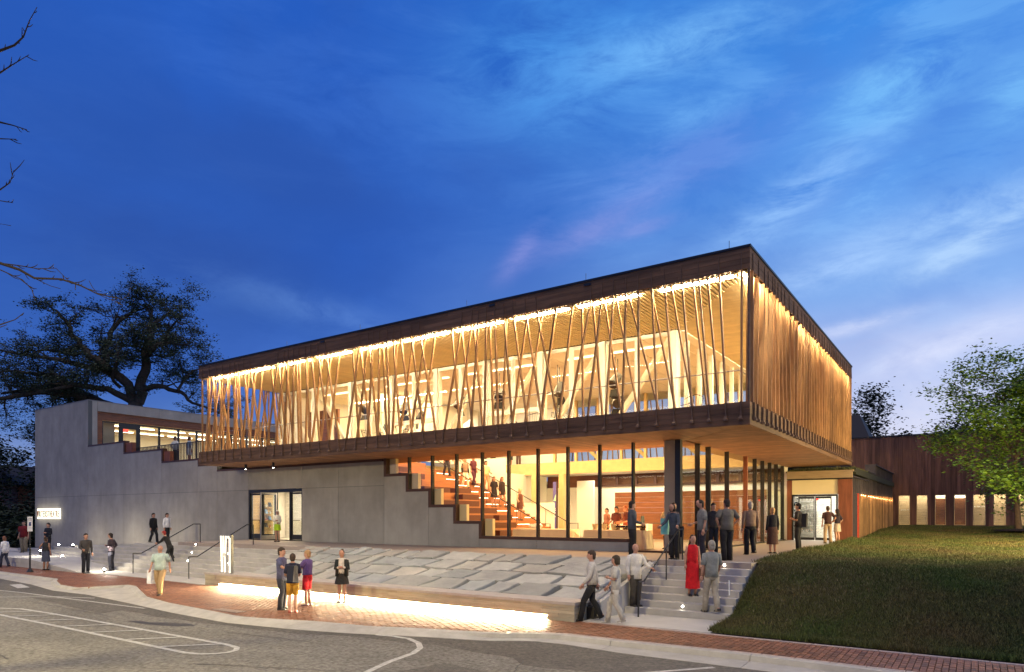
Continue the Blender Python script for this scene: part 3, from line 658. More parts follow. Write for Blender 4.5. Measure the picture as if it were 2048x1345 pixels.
# battens: outer layer with strap and flared foot, inner layer mirrored
def batten(axis, face, s0, s1, outer=True, wdt=.048, dep=.09, full=True):
    if axis == 's': wdt, dep = .05, .14
    """s0 foot position, s1 head position along the facade; axis 'f' front, 's' right side, 'l' left end, 'b' back"""
    sg = {'f': -1, 's': 1, 'l': -1, 'b': 1}[axis]
    def P(s, d, z):          # d measured outward from the fascia face
        return (s, face+sg*d, z) if axis in 'fb' else (face+sg*d, s, z)
    mb = MB(); d1 = .02 if outer else -.125; d0 = d1-dep; w2 = wdt/2
    zb = ZF1+.0 if outer else ZF1-.0; zt = ZC0-.0
    ring = []
    for s, z, k in ((s0, zb, 1), (s1, zt, 1)):
        ring += [P(s-w2, d0, z), P(s+w2, d0, z), P(s+w2, d1, z), P(s-w2, d1, z)]
    mb.hexa(ring)
    if outer and full:
        sl = (s1-s0)/(zt-zb); sa = s0; sz = zb-.0
        d1 = .062; dd = .005
        prof_ = [(.024, 0), (.017, -.18), (.018, -.32), (.030, -.42), (.060, -.50), (.072, -.545)]
        L_ = [P(sa+sl*z*.6-w_, dd, sz+z) for w_, z in prof_]; R_ = [P(sa+sl*z*.6+w_*.85, dd, sz+z) for w_, z in prof_]
        L2 = [P(sa+sl*z*.6-w_, d1+.05*(i > 3), sz+z) for i, (w_, z) in enumerate(prof_)]; R2 = [P(sa+sl*z*.6+w_*.85, d1+.05*(i > 3), sz+z) for i, (w_, z) in enumerate(prof_)]
        n = len(prof_); vs = L_+R_+R2+L2; fs = []
        for i in range(n-1):
            fs += [(i, n+i, n+i+1, i+1), (2*n+i, 3*n+i, 3*n+i+1, 2*n+i+1), (i, i+1, 3*n+i+1, 3*n+i), (n+i, 2*n+i, 2*n+i+1, n+i+1)]
        fs += [(0, 3*n, 2*n, n), (n-1, 2*n-1, 3*n-1, 4*n-1)]
        mb.add(vs, fs, 1)
        s2 = s1+sl*.50*.3
        mb.hexa([P(s1-.016,.005,zt),P(s1+.016,.005,zt),P(s1+.016,.035,zt),P(s1-.016,.035,zt),P(s2-.012,.005,zt+.52),P(s2+.012,.005,zt+.52),P(s2+.012,.02,zt+.52),P(s2-.012,.02,zt+.52)], 1)
    return mb.build('batten', [M['batten'], M['foot']], bl)
lean9 = [.86,.66,.36,.12,-.10,-.36,-.56,-.70,-.86]
starts = [-33.93,-28.43,-22.81,-17.22]
heads = []
gap9 = [0,.66,1.29,1.93,2.57,3.20,3.85,4.48,5.12]
g0 = [0,.5,1.05,1.56,2.15,2.83,3.51,4.26,5.04]
for gi, s in enumerate(starts):
    for k in range(9):
        f_ = s+(g0 if gi == 0 else gap9)[k]; ln = (lean9[k] if gi else [.03,.16,.2,.32,.30,.1,-.3,-.55,-.85][k])
        if gi == 0 and k == 0: ln = .03
        heads.append((f_, f_+ln+rnd.uniform(-.05,.05)))
heads += [(-11.65,-10.78),(-10.91,-10.37),(-10.23,-9.94),(-9.63,-9.49),(-9.04,-9.06),(-8.42,-8.59),(-7.85,-8.16),(-7.27,-7.6),(-6.74,-7.06),(-6.23,-6.43),(-5.77,-5.76)]
for f_, h in heads: batten('f', BY0, f_, min(max(h, BX0+.05), BX1-.05))
INNER_LAST = [(-12.23,-12.86),(-11.56,-12.12),(-11.2,-11.17),(-10.79,-10.43),(-10.36,-9.72),(-9.93,-9.13),(-9.48,-8.42),(-8.68,-7.87),(-8.01,-7.3),(-7.3,-6.87),(-6.83,-6.5)]
for s in starts:
    for a, b in zip([.21,.74,1.3,2.05,2.9,3.83,4.43,5.0], [.66,1.32,1.77,2.26,2.68,3.1,3.7,4.3]):
        if s == starts[0]: b = a+(b-a)*.7
        batten('f', BY0, s+b+rnd.uniform(-.05,.05), s+a+rnd.uniform(-.05,.05), False)
for a, b in INNER_LAST: batten('f', BY0, b, a, False)
y = 20.85; i = 0
while y < 40.2:
    ln = .28*math.sin(i*.62)+rnd.uniform(-.08,.08); a = min(max(y+ln, 20.7), 40.15)
    batten('s', BX1, y, a)
    y2 = y+.22+rnd.uniform(-.05,.05); b = min(max(y2-ln*1.2, 20.7), 40.15); batten('s', BX1, min(max(y2+ln*.6, 20.7), 40.15), b, False)
    y += .56 if i % 10 else .44; i += 1
MB().box(BX1-.07, BX1-.01, BY0+.01, BY0+.06, ZF1-.005, ZC0).build('corner_post', M['foot'], bl)
for i in range(11):
    y = 20.9+i*.52; ln = .75*math.sin(i*1.25+.6); batten('l', BX0, y, max(20.6, y+ln), True, full=False); batten('l', BX0, max(20.7, y+.2-ln*.8), y+.2, False)
for i in range(52):
    x = -31+i*.44; ln = .5*math.sin(i*1.1); batten('b', BY1, x, x+ln, True, full=False)
# led strips tucked behind the top fascia
for a, b in [(-33.2,-30.75),(-30.6,-28.3),(-27.8,-25.46),(-25.0,-22.74),(-22.3,-20.0),(-19.6,-17.25),(-16.84,-14.62),(-14.13,-11.83),(-11.4,-9.1),(-8.4,-6.1)]:
    MB().box(a, b, BY0+.285, BY0+.33, ZC0-.085, ZC0-.045).build('led_strip', M['led'], bl)
for a in (20.75,23.4,26.05,28.7,31.35,34.0,36.65):
    MB().box(BX1-.29, BX1-.245, a, a+2.35, ZC0-.075, ZC0-.045).build('led_strip', M['led'], bl)
# handrail of the gallery walk
mb = MB(); mb.tube([(BX0+.5, 20.95, 7.08), (-5.95, 20.95, 7.08), (-5.95, 30, 7.08)], .022, 6)
x = -33.5
while x < -6.2: mb.tube([(x, 20.95, ZF1), (x, 20.95, 7.08)], .012, 4); x += 2.85
mb.build('gallery_handrail', M['steel'], bl)
# gallery wall: white timber frame with glass and diagonals
cols = [-9.85-3.05*i for i in range(9)]
for i, x in enumerate(cols):
    w_ = .22 if i else .34
    MB().box(x-w_/2*1.0, x+w_/2, 25.55, 25.95, ZF1, ZC0-.04).build('gallery_column', M['white'], bl)
for a, b in zip(cols[1:], cols):
    m_ = (a+b)/2; MB().box(m_-.05, m_+.05, 25.6, 25.72, ZF1, ZC0-.04).build('gallery_mullion', M['white'], bl)
    for p, q in ((a+.14, m_-.05), (m_+.05, b-.14)):
        fr = MB(); fr.box(p, q, 25.62, 25.70, ZF1, ZF1+.09).box(p, q, 25.62, 25.70, ZC0-.20, ZC0-.04).box(p, p+.06, 25.625, 25.695, ZF1+.09, ZC0-.2).box(q-.06, q, 25.625, 25.695, ZF1+.09, ZC0-.2)
        f_ = fr.build('gallery_frame', M['white'], bl)
        MB().box(p+.06, q-.06, 25.655, 25.665, ZF1+.09, ZC0-.2).build('glass_pane', M['g_warm'], f_)
    i = cols.index(b)
    if i < 5: MB().bar((a+.15, 25.84, ZF1+.1), (b-.15, 25.84, ZC0-.2), .16, .20).build('diagonal_brace', M['white'], bl)
    else: MB().bar((a+.15, 25.84, ZC0-.2), (b-.15, 25.84, ZF1+.1), .16, .20).build('diagonal_brace', M['white'], bl)
    if i in (2, 4): MB().box(a+.14, b-.14, 25.56, 25.68, 7.3, 7.5).build('door_transom', M['white'], bl)
y = 27.2
while y < 40: 
    MB().box(-9.95, -9.78, y-.09, y+.09, ZF1, ZC0-.04).build('gallery_mullion', M['white'], bl)
    if y < 38.3: MB().box(-9.88,-9.87,y+.1,y+1.4,ZF1,ZC0-.05).build('glass_pane', M['g_warm'], bl)
    y += 1.55
# upper room: ceiling, back wall, left room
mb = MB(); x = -34.1
while x < -9.7: mb.box(x, x+.9, 25.75, 40.0, ZC0-.10, ZC0-.05); x += .95
mb.build('room_ceiling', M['wallw'], bl)
for y in (27.2,):
    for x in (-33,-27.2,-21.4,-15.6): MB().box(x, x+4.6, y, y+.10, ZC0-.16, ZC0-.12).build('ceiling_light', M['lamp'], bl)
MB().box(-34.15, -22.5, 39.45, 39.6, ZF1, ZC0-.1).box(-34.15,-34.05,25.95,37.45,ZF1,ZC0-.1).box(-28.6,-28.45,28.3,37.45,ZF1,ZC0-.1).build('room_wall', M['wallw'], bl)
MB().box(-33.9, -31.2, 27.4, 27.55, ZF1, 9.0).build('timber_wall', M['walnut'], bl)
for x in np.arange(-22.3, -9.9, 1.55):
    MB().box(x-.07, x+.07, 37.40, 37.62, ZF1, ZC0-.1).build('gallery_post', M['glulam'], bl)
for x in np.arange(-22.3, -12, 3.1): MB().bar((x, 37.7, 8.9), (x+3.1, 37.7, ZF1+.05), .14, .2).build('timber_brace', M['glulam'], bl)
MB().box(-22.3,-9.9,37.5,37.51,ZF1,ZC0-.1).build('glass_pane', M['g_main'], bl)
MB().box(-30.5, -9.6, 37.26, 37.40, ZF0-.06, ZF1+.0).build('gallery_beam', M['glulam'], bl)
mb = MB(); mb.tube([(-30.2,37.3,7.0),(-22.4,37.3,7.0)], .02, 5); mb.build('balcony_rail', M['steel'], bl)
# ---------------------------------------------------------------- lobby interior
MB().box(-26, -8.7, WY+.31, 40.2, T-.15, T-.004).build('lobby_floor', M['terrace'], bl)
MB().box(-26.3,-8.75,37.45,40.2,ZF0-.03,ZF0+.0).build('lobby_ceiling', M['wallw'], bl)
MB().box(-24.5,-8.8,40.22,40.3,4.4,ZF0).build('rear_timber_wall', M['walnut'], bl)
mb = MB(); mb.box(-24.5, -8.75, 40.05, 40.2, 3.7, 4.55).box(-24.5,-17.9,40.05,40.2,T,3.7); mb.build('lobby_back_wall', M['wallw'], bl)
mb = MB(); mb.box(-20.5,-8.8,39.9,40.03,5.16,5.3).box(-20.5,-8.8,39.9,40.03,4.55,4.66)
for x in np.arange(-20.4,-8.8,1.3): mb.box(x-.08,x+.08,39.9,40.03,4.66,5.16)
mb.build('clerestory_frame', M['brownframe'], bl)
MB().box(-20.4,-8.85,39.96,39.97,4.66,5.16).build('glass_pane', M['g_main'], bl)
z = T
while z < 4.0:
    MB().box(-17.6, -9.0, 36.5, 36.62, z+.004, z+.296).build('bar_wall_panel', M['walnut'], bl); z += .3
MB().box(-9.0,-8.95,36.6,40,T,4.0).build('wall_return', M['wallw'], bl)
MB().box(-8.62,-8.36,39.42,39.51,T,4.59).build('corner_panel', M['redwood'], bl)
MB().box(-8.94,-8.62,39.52,39.60,T,ZF0-.02).build('wall_return', M['wallw'], bl)
for x in (-21.55,-23.6): MB().box(x-.18, x+.18, 37.0, 37.38, T, ZF0-.07).build('timber_column', M['glulam'], bl)
MB().box(-21.3,-20.1,38.6,38.75,T,4.9).build('niche_wall', M['wallw'], bl)
MB().box(-24.6,-24.45,33.2,40,T,ZF0).build('side_wall', M['wallw'], bl)
# tribune: seat rows, stair flight with lit nosings
rows_ = []
for k in range(12):
    x1 = -18.55-.7*k; z = T+.363*(k+1); rows_.append((x1, z))
    yy = 23.55
    while yy < 29.6:
        L = 2.02; MB().box(x1-.9 if k < 11 else x1-.95, x1, yy+.003, min(yy+L, 29.6)-.003, z-.363 if k else T-.003, z-.004).build('seat_plank', M['tribune'], bl); yy += L
    MB().box(x1-.95, x1-.0, 23.6, 29.55, z-.8, z-.37).build('riser_fill', M['tribune'], bl)
for k in range(22):
    x1 = -18.6-.35*k; z = T+.1815*(k+1)
    MB().box(x1-.36, x1, 29.62, 32.6, z-.36, z).build('stair_tread', M['tribune'], bl)
    if k % 2 == 0:
        for a, l_ in ((29.8, 1.15), (31.55, .6)): MB().box(x1+.002, x1+.02, a, a+l_, z-.045, z-.022).build('tread_light', M['tread'], bl)
MB().box(-26.3, -22.8, 32.62, 32.75, T, ZF1).box(-22.8,-19.5,32.62,32.75,T,3.4).build('stair_wall', M['wallw'], bl)
for yy in (29.62, 32.55):
    mb = MB(); a = Vector((-18.4, yy, T+.92)); b = Vector((-26.2, yy, 5.3+.92))
    mb.tube([(-17.9, yy, T), (-17.9, yy, T+.92), a, b], .026, 6)
    for t in (.2,.45,.7,.95): p = a.lerp(b, t); mb.tube([p, p-Vector((0,0,.95))], .014, 4)
    mb.build('stair_handrail', M['black'], bl)
mb = MB(); mb.tube([(-16.4,32.55,T),(-16.4,32.55,T+.95),(-11.5,32.55,T+.95)],.022,6); mb.build('lobby_rail', M['black'], bl)
for (a, z), c_ in zip(prof[6:11], range(5)): MB().box(a+.16, a+.55, WY+.22, WY+.40, z+.13, z+.13+.72).build('cream_panel', M['cream'], bl)
def cushion(x, y0, y1, z): 
    o = MB().box(x-.62, x-.04, y0, y1, z, z+.27); return o
cs = [(0,24.2,25.6),(0,26.2,27.5),(1,25.0,28.6),(2,24.6,27.6),(3,26.0,28.9),(3,23.8,24.7),(4,25.3,28.3),(5,24.0,25.3),(5,27.8,29.2),(6,25.6,27.6),(7,24.0,26.2),(8,25.4,27.2),(8,24.0,24.9),(9,24.6,26.6),(10,24.0,25.4),(11,24.1,26.6),(2,28.1,29.3),(6,28.3,29.4)]
first_c = None
lbl = ['first','second','third','fourth','fifth','sixth','seventh','eighth','ninth','tenth','eleventh','twelfth']
names_ = {}
for k, a, b in cs:
    x1, z = rows_[k]
    n_ = names_.get(k, 0); names_[k] = n_+1
    t = cushion(x1, a, b, z).build('seat_cushion', M['cushion'])
    sd_ = ('left' if n_ == 0 else 'right') if sum(c[0] == k for c in cs) > 1 else 'only'
    tag(t, '%s brown cushion block on the %s wooden seating row up from the lobby floor' % (sd_, lbl[k]), 'cushion', 'cushions on the stepped lobby seating')
# ---------------------------------------------------------------- glazed vestibule with four leaves
DX0, DX1 = -33.68, -29.08
mb = MB(); mb.box(DX0, DX0+.10, WY+.02, WY+.2, T, 4.1).box(DX1-.06, DX1, WY+.02, WY+.2, T, 4.1).box(DX0+.1, DX1-.06, WY+.02, WY+.2, 3.92, 4.1).box(DX0+.1,DX1-.06,WY+.03,WY+.19,T,T+.05)
for x in (-32.55,-31.35,-30.1): mb.box(x-.05, x+.05, WY+.03, WY+.19, T+.05, 3.92)
mb.build('vestibule_frame', M['black'], bl)
lv = [(DX0+.11,-32.61),(-32.49,-31.41),(-30.04,DX1-.07)]
for a, b in lv:
    d_ = MB().box(a, a+.06, WY+.07, WY+.12, T+.06, 3.9).box(b-.06, b, WY+.07, WY+.12, T+.06, 3.9).box(a+.06, b-.06, WY+.07, WY+.12, T+.06, T+.33).box(a+.06, b-.06, WY+.07, WY+.12, 3.8, 3.9).build('door_leaf', M['black'], bl)
    MB().box(a+.06, b-.06, WY+.09, WY+.10, T+.33, 3.8).build('pane', M['g_main'], d_)
    MB().tube([(a+.1, WY+.02, 2.42), (b-.1, WY+.02, 2.42)], .016, 5).build('push_bar', M['black'], d_)
d_ = MB().box(-31.28,-31.22,WY-.95,WY-.89,T+.06,3.9).box(-31.28,-31.22,WY+.0,WY+.06,T+.06,3.9).box(-31.28,-31.22,WY-.89,WY+.0,T+.06,T+.3).box(-31.28,-31.22,WY-.89,WY,3.8,3.9).build('open_door_leaf', M['steel'], bl)
MB().box(-31.255,-31.245,WY-.89,WY,T+.3,3.8).build('pane', M['g_main'], d_)
MB().box(-34.2,-28.9,WY+.31,26.6,T-.15,T-.004).build('vestibule_floor', M['pad'], bl)
z = T
while z < 4.3:
    MB().box(-34.28, -34.2, WY+.33, 25.1, z+.003, z+.167).build('oak_board', M['oakslat'], bl); z += .17
mb = MB(); z = T
while z < 4.3:
    x = -34.25+(int((z-T)/.085) % 2)*.12
    while x < -29.2: mb.box(x,x+.235,26.0+rnd.uniform(0,.01),26.1,z,z+.072); x += .245
    z += .085
mb.box(-34.4,-28.98,26.08,26.15,T,4.3).box(-34.4,-34.3,25.1,26.1,T,4.3).build('white_brick_wall', M['brickw'], bl, kind='stuff')
MB().box(-34.3,-28.8,WY+.32,26.6,4.3,4.4).build('vestibule_ceiling', M['wallw'], bl)
for x in (-33.2,-31.6,-30.0): MB().box(x,x+.9,24.1,24.22,4.24,4.29).build('vestibule_light', M['lampw'], bl)
MB().box(-28.9,-28.8,WY+.31,26.6,T,4.4).box(-34.6,-34.41,WY+.31,26.6,T,4.4).build('vestibule_wall', M['wallw'], bl)
sh = thing('merchandise_shelf', 'pale wooden wall shelves of books and mugs behind the glazed side door', 'shelf', (-34.0, 24.5, 1.9))
for k in range(4): MB().box(-34.19,-33.92,24.15,24.95,1.95+k*.40,1.98+k*.40).build('shelf_board', M['oakslat'], sh)
for k in range(4):
    for j in range(3):
        y = 24.22+j*.25; z = 1.98+k*.40; c_ = [(.75,.75,.72),(.05,.05,.06),(.6,.2,.1),(.2,.3,.5)][(k+j) % 4]; m_ = MB()
        if (k+j) % 2: m_.hexa([(-33.98,y,z),(-33.98,y+.16,z),(-34.06,y+.16,z),(-34.06,y,z),(-34.10,y,z+.26),(-34.10,y+.16,z+.26),(-34.13,y+.16,z+.26),(-34.13,y,z+.26)]); nm, ca = 'display_book', 'book'
        else: m_.lathe([(.05,0),(.055,.01),(.055,.12),(.045,.12)], (-34.05,y+.08,z), 10).tube([(-34.0,y+.08,z+.09),(-33.96,y+.08,z+.07),(-34.0,y+.08,z+.03)], .008, 4); nm, ca = 'display_mug', 'mug'
        o = m_.build(nm, cmat(c_, .5)); cw = ['white','black','rust red','slate blue'][(k+j) % 4]
        tag(o, '%s %s on the %s shelf behind the side door, %s in its row' % (cw, ca, ['lowest','second','third','top'][k], ['left','middle','right'][j]), ca, 'goods on the vestibule shelves')
# ---------------------------------------------------------------- left wing with terrace
MB().box(-61.5, -61.3, WY+.31, 62, 0, 10.95).box(-61.3,-53.2,WY+.31,WY+.5,0,10.95).build('wing_side_wall', M['concrete'], bl)
y = WY
MB().box(-53.05, -52.66, WY+.302, 23.75, 5.2, 10.97).build('wing_jamb', M['concrete'], bl)
while y < 62:
    a = 23.76 if y == WY else y; MB().box(-53.05, -52.66, a+.006, y+5.2-.006, 10.26, 10.97).build('wing_lintel_panel', M['concrete'], bl); y += 5.2
MB().box(-53.0,-52.7,23.76,64,5.2,6.05).build('wing_base_wall', M['concrete'], bl)
MB().box(-61.3,-53.06,WY+.5,62,10.6,10.9).build('wing_roof', M['roofmetal'], bl)
MB().box(-61.52,-52.64,WY-.02,WY+.35,10.973,11.01).box(-53.07,-52.64,WY+.35,66,10.973,11.01).build('wing_roof_edge', M['roofmetal'], bl)
z = 9.66
for k in range(3):
    y = 23.77
    while y < 62: MB().box(-52.86,-52.80,y+.003,y+3.9,z+.003,z+.195).build('liner_board', M['walnut'], bl); y += 3.903
    z += .2
for k in range(7): MB().box(-52.86,-52.80,23.76,24.15,6.3+k*.48,6.3+k*.48+.475).build('liner_board', M['walnut'], bl)
wy = [24.16,25.45,26.85]+[28.4+1.55*i for i in range(15)]
for i, (a, b) in enumerate(zip(wy, wy[1:])):
    if i == 1:
        f_ = MB().box(-52.96,-52.88,a,a+.22,6.1,9.64).box(-52.96,-52.88,b-.22,b,6.1,9.64).box(-52.96,-52.88,a+.22,b-.22,9.2,9.64).box(-52.96,-52.88,a+.22,b-.22,6.1,6.5).build('terrace_door', M['black'], bl)
        MB().box(-52.925,-52.915,a+.22,b-.22,6.5,9.2).build('pane', M['g_main'], f_)
    else:
        f_ = MB().box(-52.96,-52.88,a,a+.08,6.1,9.64).box(-52.96,-52.88,b-.08,b,6.1,9.64).box(-52.96,-52.88,a+.08,b-.08,9.54,9.64).box(-52.96,-52.88,a+.08,b-.08,6.1,6.2).build('window_frame', M['black'], bl)
        MB().box(-52.925,-52.915,a+.08,b-.08,6.2,9.54).build('pane', M['g_main'], f_)
MB().box(-61.2,-61.1,23.6,60,6.05,10.5).box(-61.2,-53.1,59,59.1,6.05,10.5).build('wing_room_wall', M['wallw'], bl)
MB().box(-61.2,-53.05,23.6,60,5.9,6.04).build('wing_room_floor', M['glulam'], bl)
mb = MB(); x = -61
while x < -53.1: mb.box(x, x+.4, 23.7, 59, 9.75, 9.85); x += .7
mb.build('wing_room_ceiling', M['slat'], bl)
for x in (-58.8,-55.4):
    for y in np.arange(24.5, 56, 2.6): MB().box(x, x+.12, y, y+2.2, 9.62, 9.67).build('wing_room_light', M['lampw'], bl)
mb = MB()
for i in range(40):
    y = 23.8+i*.04; mb.quad((-53.6+.05*(i % 2), y, 6.1), (-53.6+.05*((i+1) % 2), y+.04, 6.1), (-53.6+.05*((i+1) % 2), y+.04, 9.7), (-53.6+.05*(i % 2), y, 9.7))
mb.build('curtain', M['cloth'], bl)
MB().box(-56,-55.7,30.2,31.6,6.05,7.4).box(-56.2,-55.9,33.6,34.6,6.05,7.2).build('room_cabinet', M['fin'], bl)
MB().box(-53.4,-53.3,25.9,26.25,9.0,9.2).build('exit_sign', M['exit'], bl)
MB().box(-52.65,-34.4,WY+.31,64,5.7,5.98).build('terrace_deck', M['glulam'], bl)
mb = MB(); mb.box(-47.2,-34.3,WY+.34,WY+.38,7.17,7.22)
x = -47.2
while x < -34.3: mb.box(x-.024,x+.024,WY+.34,WY+.38,5.98,7.17); x += .17
mb.build('terrace_railing', M['black'], bl, kind='stuff')
# ---------------------------------------------------------------- link with green roof, second entrance
lk = thing('entrance_link', 'low entrance link with pale cedar header, green roof and lit glass doors', 'building', (-7, 40, T))
MB().box(-8.6,-5.36,39.3,39.5,4.66,4.98).build('header_board', M['header'], lk)
MB().box(-8.6,-5.34,39.28,39.5,4.60,4.655).build('black_trim', M['black'], lk)
MB().box(-8.35,-6.05,39.42,39.5,3.82,4.59).build('header_panel', M['cream'], lk)
for k in range(2): MB().box(-6.04+.33*k,-5.715+.33*k,39.36,39.62,T,4.59).build('cedar_pier', M['redwood'], lk)
mb = MB(); mb.box(-8.35,-8.27,39.40,39.5,T,3.8).box(-6.15,-6.07,39.40,39.5,T,3.8).box(-8.27,-6.15,39.4,39.5,3.7,3.8)
mb.build('door_frame', M['black'], lk)
for a, b in ((-8.02,-7.2),(-7.17,-6.36)):
    d_ = MB().box(a,a+.05,39.36,39.41,T+.02,3.69).box(b-.05,b,39.36,39.41,T+.02,3.69).box(a+.05,b-.05,39.36,39.41,T+.02,T+.16).box(a+.05,b-.05,39.36,39.41,3.58,3.69).build('door_leaf', M['black'], lk)
    MB().box(a+.05,b-.05,39.38,39.39,T+.16,3.58).build('pane', M['g_main'], d_)
    MB().tube([(b-.1 if a < -7.5 else a+.1,39.3,2.2),(b-.1 if a < -7.5 else a+.1,39.3,2.9)],.015,5).build('handle', M['steel'], d_)
for a, b in ((-8.26,-8.03),(-6.35,-6.16)): MB().box(a,b,39.44,39.45,T,3.69).build('pane', M['g_main'], lk)
MB().box(-7.25,-7.1,39.9,39.92,3.5,3.62).build('exit_sign', M['exit'], lk)
mb = MB(); z = T
while z < 4.0:
    x = -9.0+(int((z-T)/.1) % 2)*.15
    while x < -5.9: mb.box(x,x+.285,43.3+rnd.uniform(0,.03),43.45,z,z+.088); x += .295
    z += .1
mb.build('white_brick_wall', M['brickw'], lk, kind='stuff')
MB().box(-9.5,-5.7,39.51,43.5,T-.15,T-.004).build('floor', M['pad'], lk)
MB().box(-9.5,-5.7,39.51,43.5,4.1,4.2).build('ceiling', M['wallw'], lk)
MB().box(-9.6,-9.5,39.62,43.5,T,4.2).box(-5.78,-5.7,39.62,43.5,T,4.6).build('side_wall', M['wallw'], lk)
for y in (40.0,41.5,43.0): MB().box(-8.9,-6.1,y,y+.12,4.04,4.09).build('light_strip', M['lampw'], lk)
MB().box(-8.7,-5.36,39.5,40.6,5.0,5.08).box(-9,-5.36,40.6,61,4.9,5.25).build('roof', M['tileroof'], lk)
MB().box(-8.6,-5.3,39.32,39.42,4.985,5.07).build('roof_edge', M['header'], lk)
n = 9000; p = np.stack([rg.uniform(-8.7,-5.4,n), rg.uniform(39.5,46,n)],1); a = rg.uniform(0,6.28,n); z = np.where(p[:,1]<40.6,5.08,5.25); h = rg.uniform(.04,.14,n)
A = np.stack([p[:,0]-.02*np.cos(a),p[:,1]-.02*np.sin(a),z],1); B = np.stack([p[:,0]+.02*np.cos(a),p[:,1]+.02*np.sin(a),z],1); Cc = np.stack([p[:,0]+rg.uniform(-.05,.05,n),p[:,1],z+h],1)
me = npmesh('sedum_planting', np.stack([A,B,Cc],1).reshape(-1,3), np.arange(3*n).reshape(-1,3), M['blade']); o = mk('sedum_planting', me, lk, kind='stuff'); o.location = -off(lk)
sh2 = thing('shop_shelf', 'grey display shelves with small goods behind the right entrance doors', 'shelf', (-8.9, 42.9, T))
for k in range(5): MB().box(-9.2,-7.9,42.85,43.2,T+.35+k*.45,T+.39+k*.45).build('shelf_board', M['steel'], sh2)
mb = MB()
for k in range(5):
    for j in range(7): h = rnd.uniform(.1,.3); mb.box(-9.15+j*.18,-9.05+j*.18,42.95,43.1,T+.39+k*.45,T+.39+k*.45+h)
mb.build('goods', cmat((.25,.23,.2)), sh2, kind='stuff')
# fin wall running back to the timber wing
def ftop(y): return 4.72 if y < 46.1 else 5.3 if y < 49.4 else 5.92
fw = thing('fin_wall', 'receding wall of upright timber fins, glowing amber below and dark above', 'wall', (-5.6, 50, 1.5))
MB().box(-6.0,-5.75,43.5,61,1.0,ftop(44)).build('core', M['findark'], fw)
i = 0; y = 39.8
while y < 60.8:
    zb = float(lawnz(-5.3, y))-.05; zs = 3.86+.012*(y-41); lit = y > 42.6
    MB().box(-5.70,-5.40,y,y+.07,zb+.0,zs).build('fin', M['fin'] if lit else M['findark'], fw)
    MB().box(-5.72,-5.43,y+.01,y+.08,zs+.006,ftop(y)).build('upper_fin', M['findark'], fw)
    y += .77; i += 1
for a, b, z in ((39.5,46.1,4.725),(46.1,49.4,5.305),(49.4,61,5.925)): MB().box(-6.0,-5.37,a,b,z,z+.06).box(-5.99,-5.38,a+.0,a+.05,z-.55,z-.002).build('stepped_cap', M['findark'], fw)
for y in (43,46,49,52,55,58): MB().box(-5.50,-5.46,y,y+2.6,3.83,3.86).build('light_strip', emit('fin light', (1,.6,.25), 30), fw)
MB().box(-5.69,-5.38,41.9,41.97,T,3.9).build('red_fin', cmat((.5,.06,.03)), fw)
# ---------------------------------------------------------------- timber clad wing
tw = thing('timber_wing', 'long dark vertical-board clad wing with a row of tall lit windows behind the lawn', 'building', (0, 61, 1.8))
wins = [(-5.05,-4.28),(-3.84,-3.10),(-2.63,-1.93),(-1.41,-.66),(-.23,.54),(1.01,1.76),(2.28,3.05),(3.55,4.30),(4.85,5.6),(6.1,6.85),(7.4,8.1)]
ZW0, ZW1 = 1.95, 4.25
x = -8.5
xs_ = [x]
while x < 14:
    x += rnd.choice([.16,.2,.26,.32,.38]); 
    for a, b in wins:
        for e in (a, b):
            if abs(x-e) < .13: x = e
    if x-xs_[-1] > .05: xs_.append(x)
for a, b in wins:
    for e in (a, b):
        if not any(abs(e-q) < .01 for q in xs_): xs_.append(e)
xs_.sort()
for a, b in zip(xs_, xs_[1:]):
    c_ = (a+b)/2; w_ = any(p-.001 < c_ < q+.001 for p, q in wins); pr = 61-rnd.choice([0,.02,.04])
    if w_: MB().box(a+.004,b-.004,pr,61.06,ZW1+.005,8.84+rnd.uniform(0,.02)).build('board', M['cladding'], tw); MB().box(a+.004,b-.004,pr,61.06,.8,ZW0-.03).build('board', M['cladding'], tw)
    else: MB().box(a+.004,b-.004,pr,61.06,.8,8.84+rnd.uniform(0,.02)).build('board', M['cladding'], tw)
mb = MB(); ws = [-8.5]+[e for w_ in wins for e in w_]+[14]
for i in range(0, len(ws), 2): mb.box(ws[i], ws[i+1], 61.07, 61.3, .5, 8.8)
for a, b in wins: mb.box(a,b,61.07,61.3,ZW1,8.8).box(a,b,61.07,61.3,.5,ZW0)
mb.box(-8.5,14,61.3,75,8.6,8.8).box(-8.6,-8.5,61.07,75,.5,8.8).box(14,14.1,61.07,75,.5,8.8)
mb.build('wall_core', M['findark'], tw)
MB().box(-8.7,14.2,60.9,61.4,8.87,8.97).build('parapet_cap', M['darkmetal'], tw)
for i, (a, b) in enumerate(wins):
    f_ = MB().box(a,a+.04,60.98,61.06,ZW0,ZW1).box(b-.04,b,60.98,61.06,ZW0,ZW1).box(a+.04,b-.04,60.98,61.06,ZW0,ZW0+.04).box(a+.04,b-.04,60.98,61.06,ZW1-.04,ZW1).build('window', M['oakslat'], tw)
    MB().box(a+.04,b-.04,61.01,61.02,ZW0+.04,ZW1-.04).build('pane', M['g_main'], f_)
z = ZW0-.1
while z < 4.5: MB().box(-5.6,-2.75,62.3,62.4,z+.002,z+.068).box(-.3,9,62.3,62.4,z+.002,z+.068).build('striated_board', M['header'], tw); z += .07
MB().box(-5.7,9,62.41,62.5,1.8,4.6).box(-5.7,9,61.31,62.5,4.55,4.65).box(-5.7,9,61.31,62.5,1.8,1.93).build('corridor_shell', M['wallw'], tw)
MB().box(-2.74,-.31,61.9,61.99,1.93,4.0).build('corridor_door_panel', M['walnut'], tw)
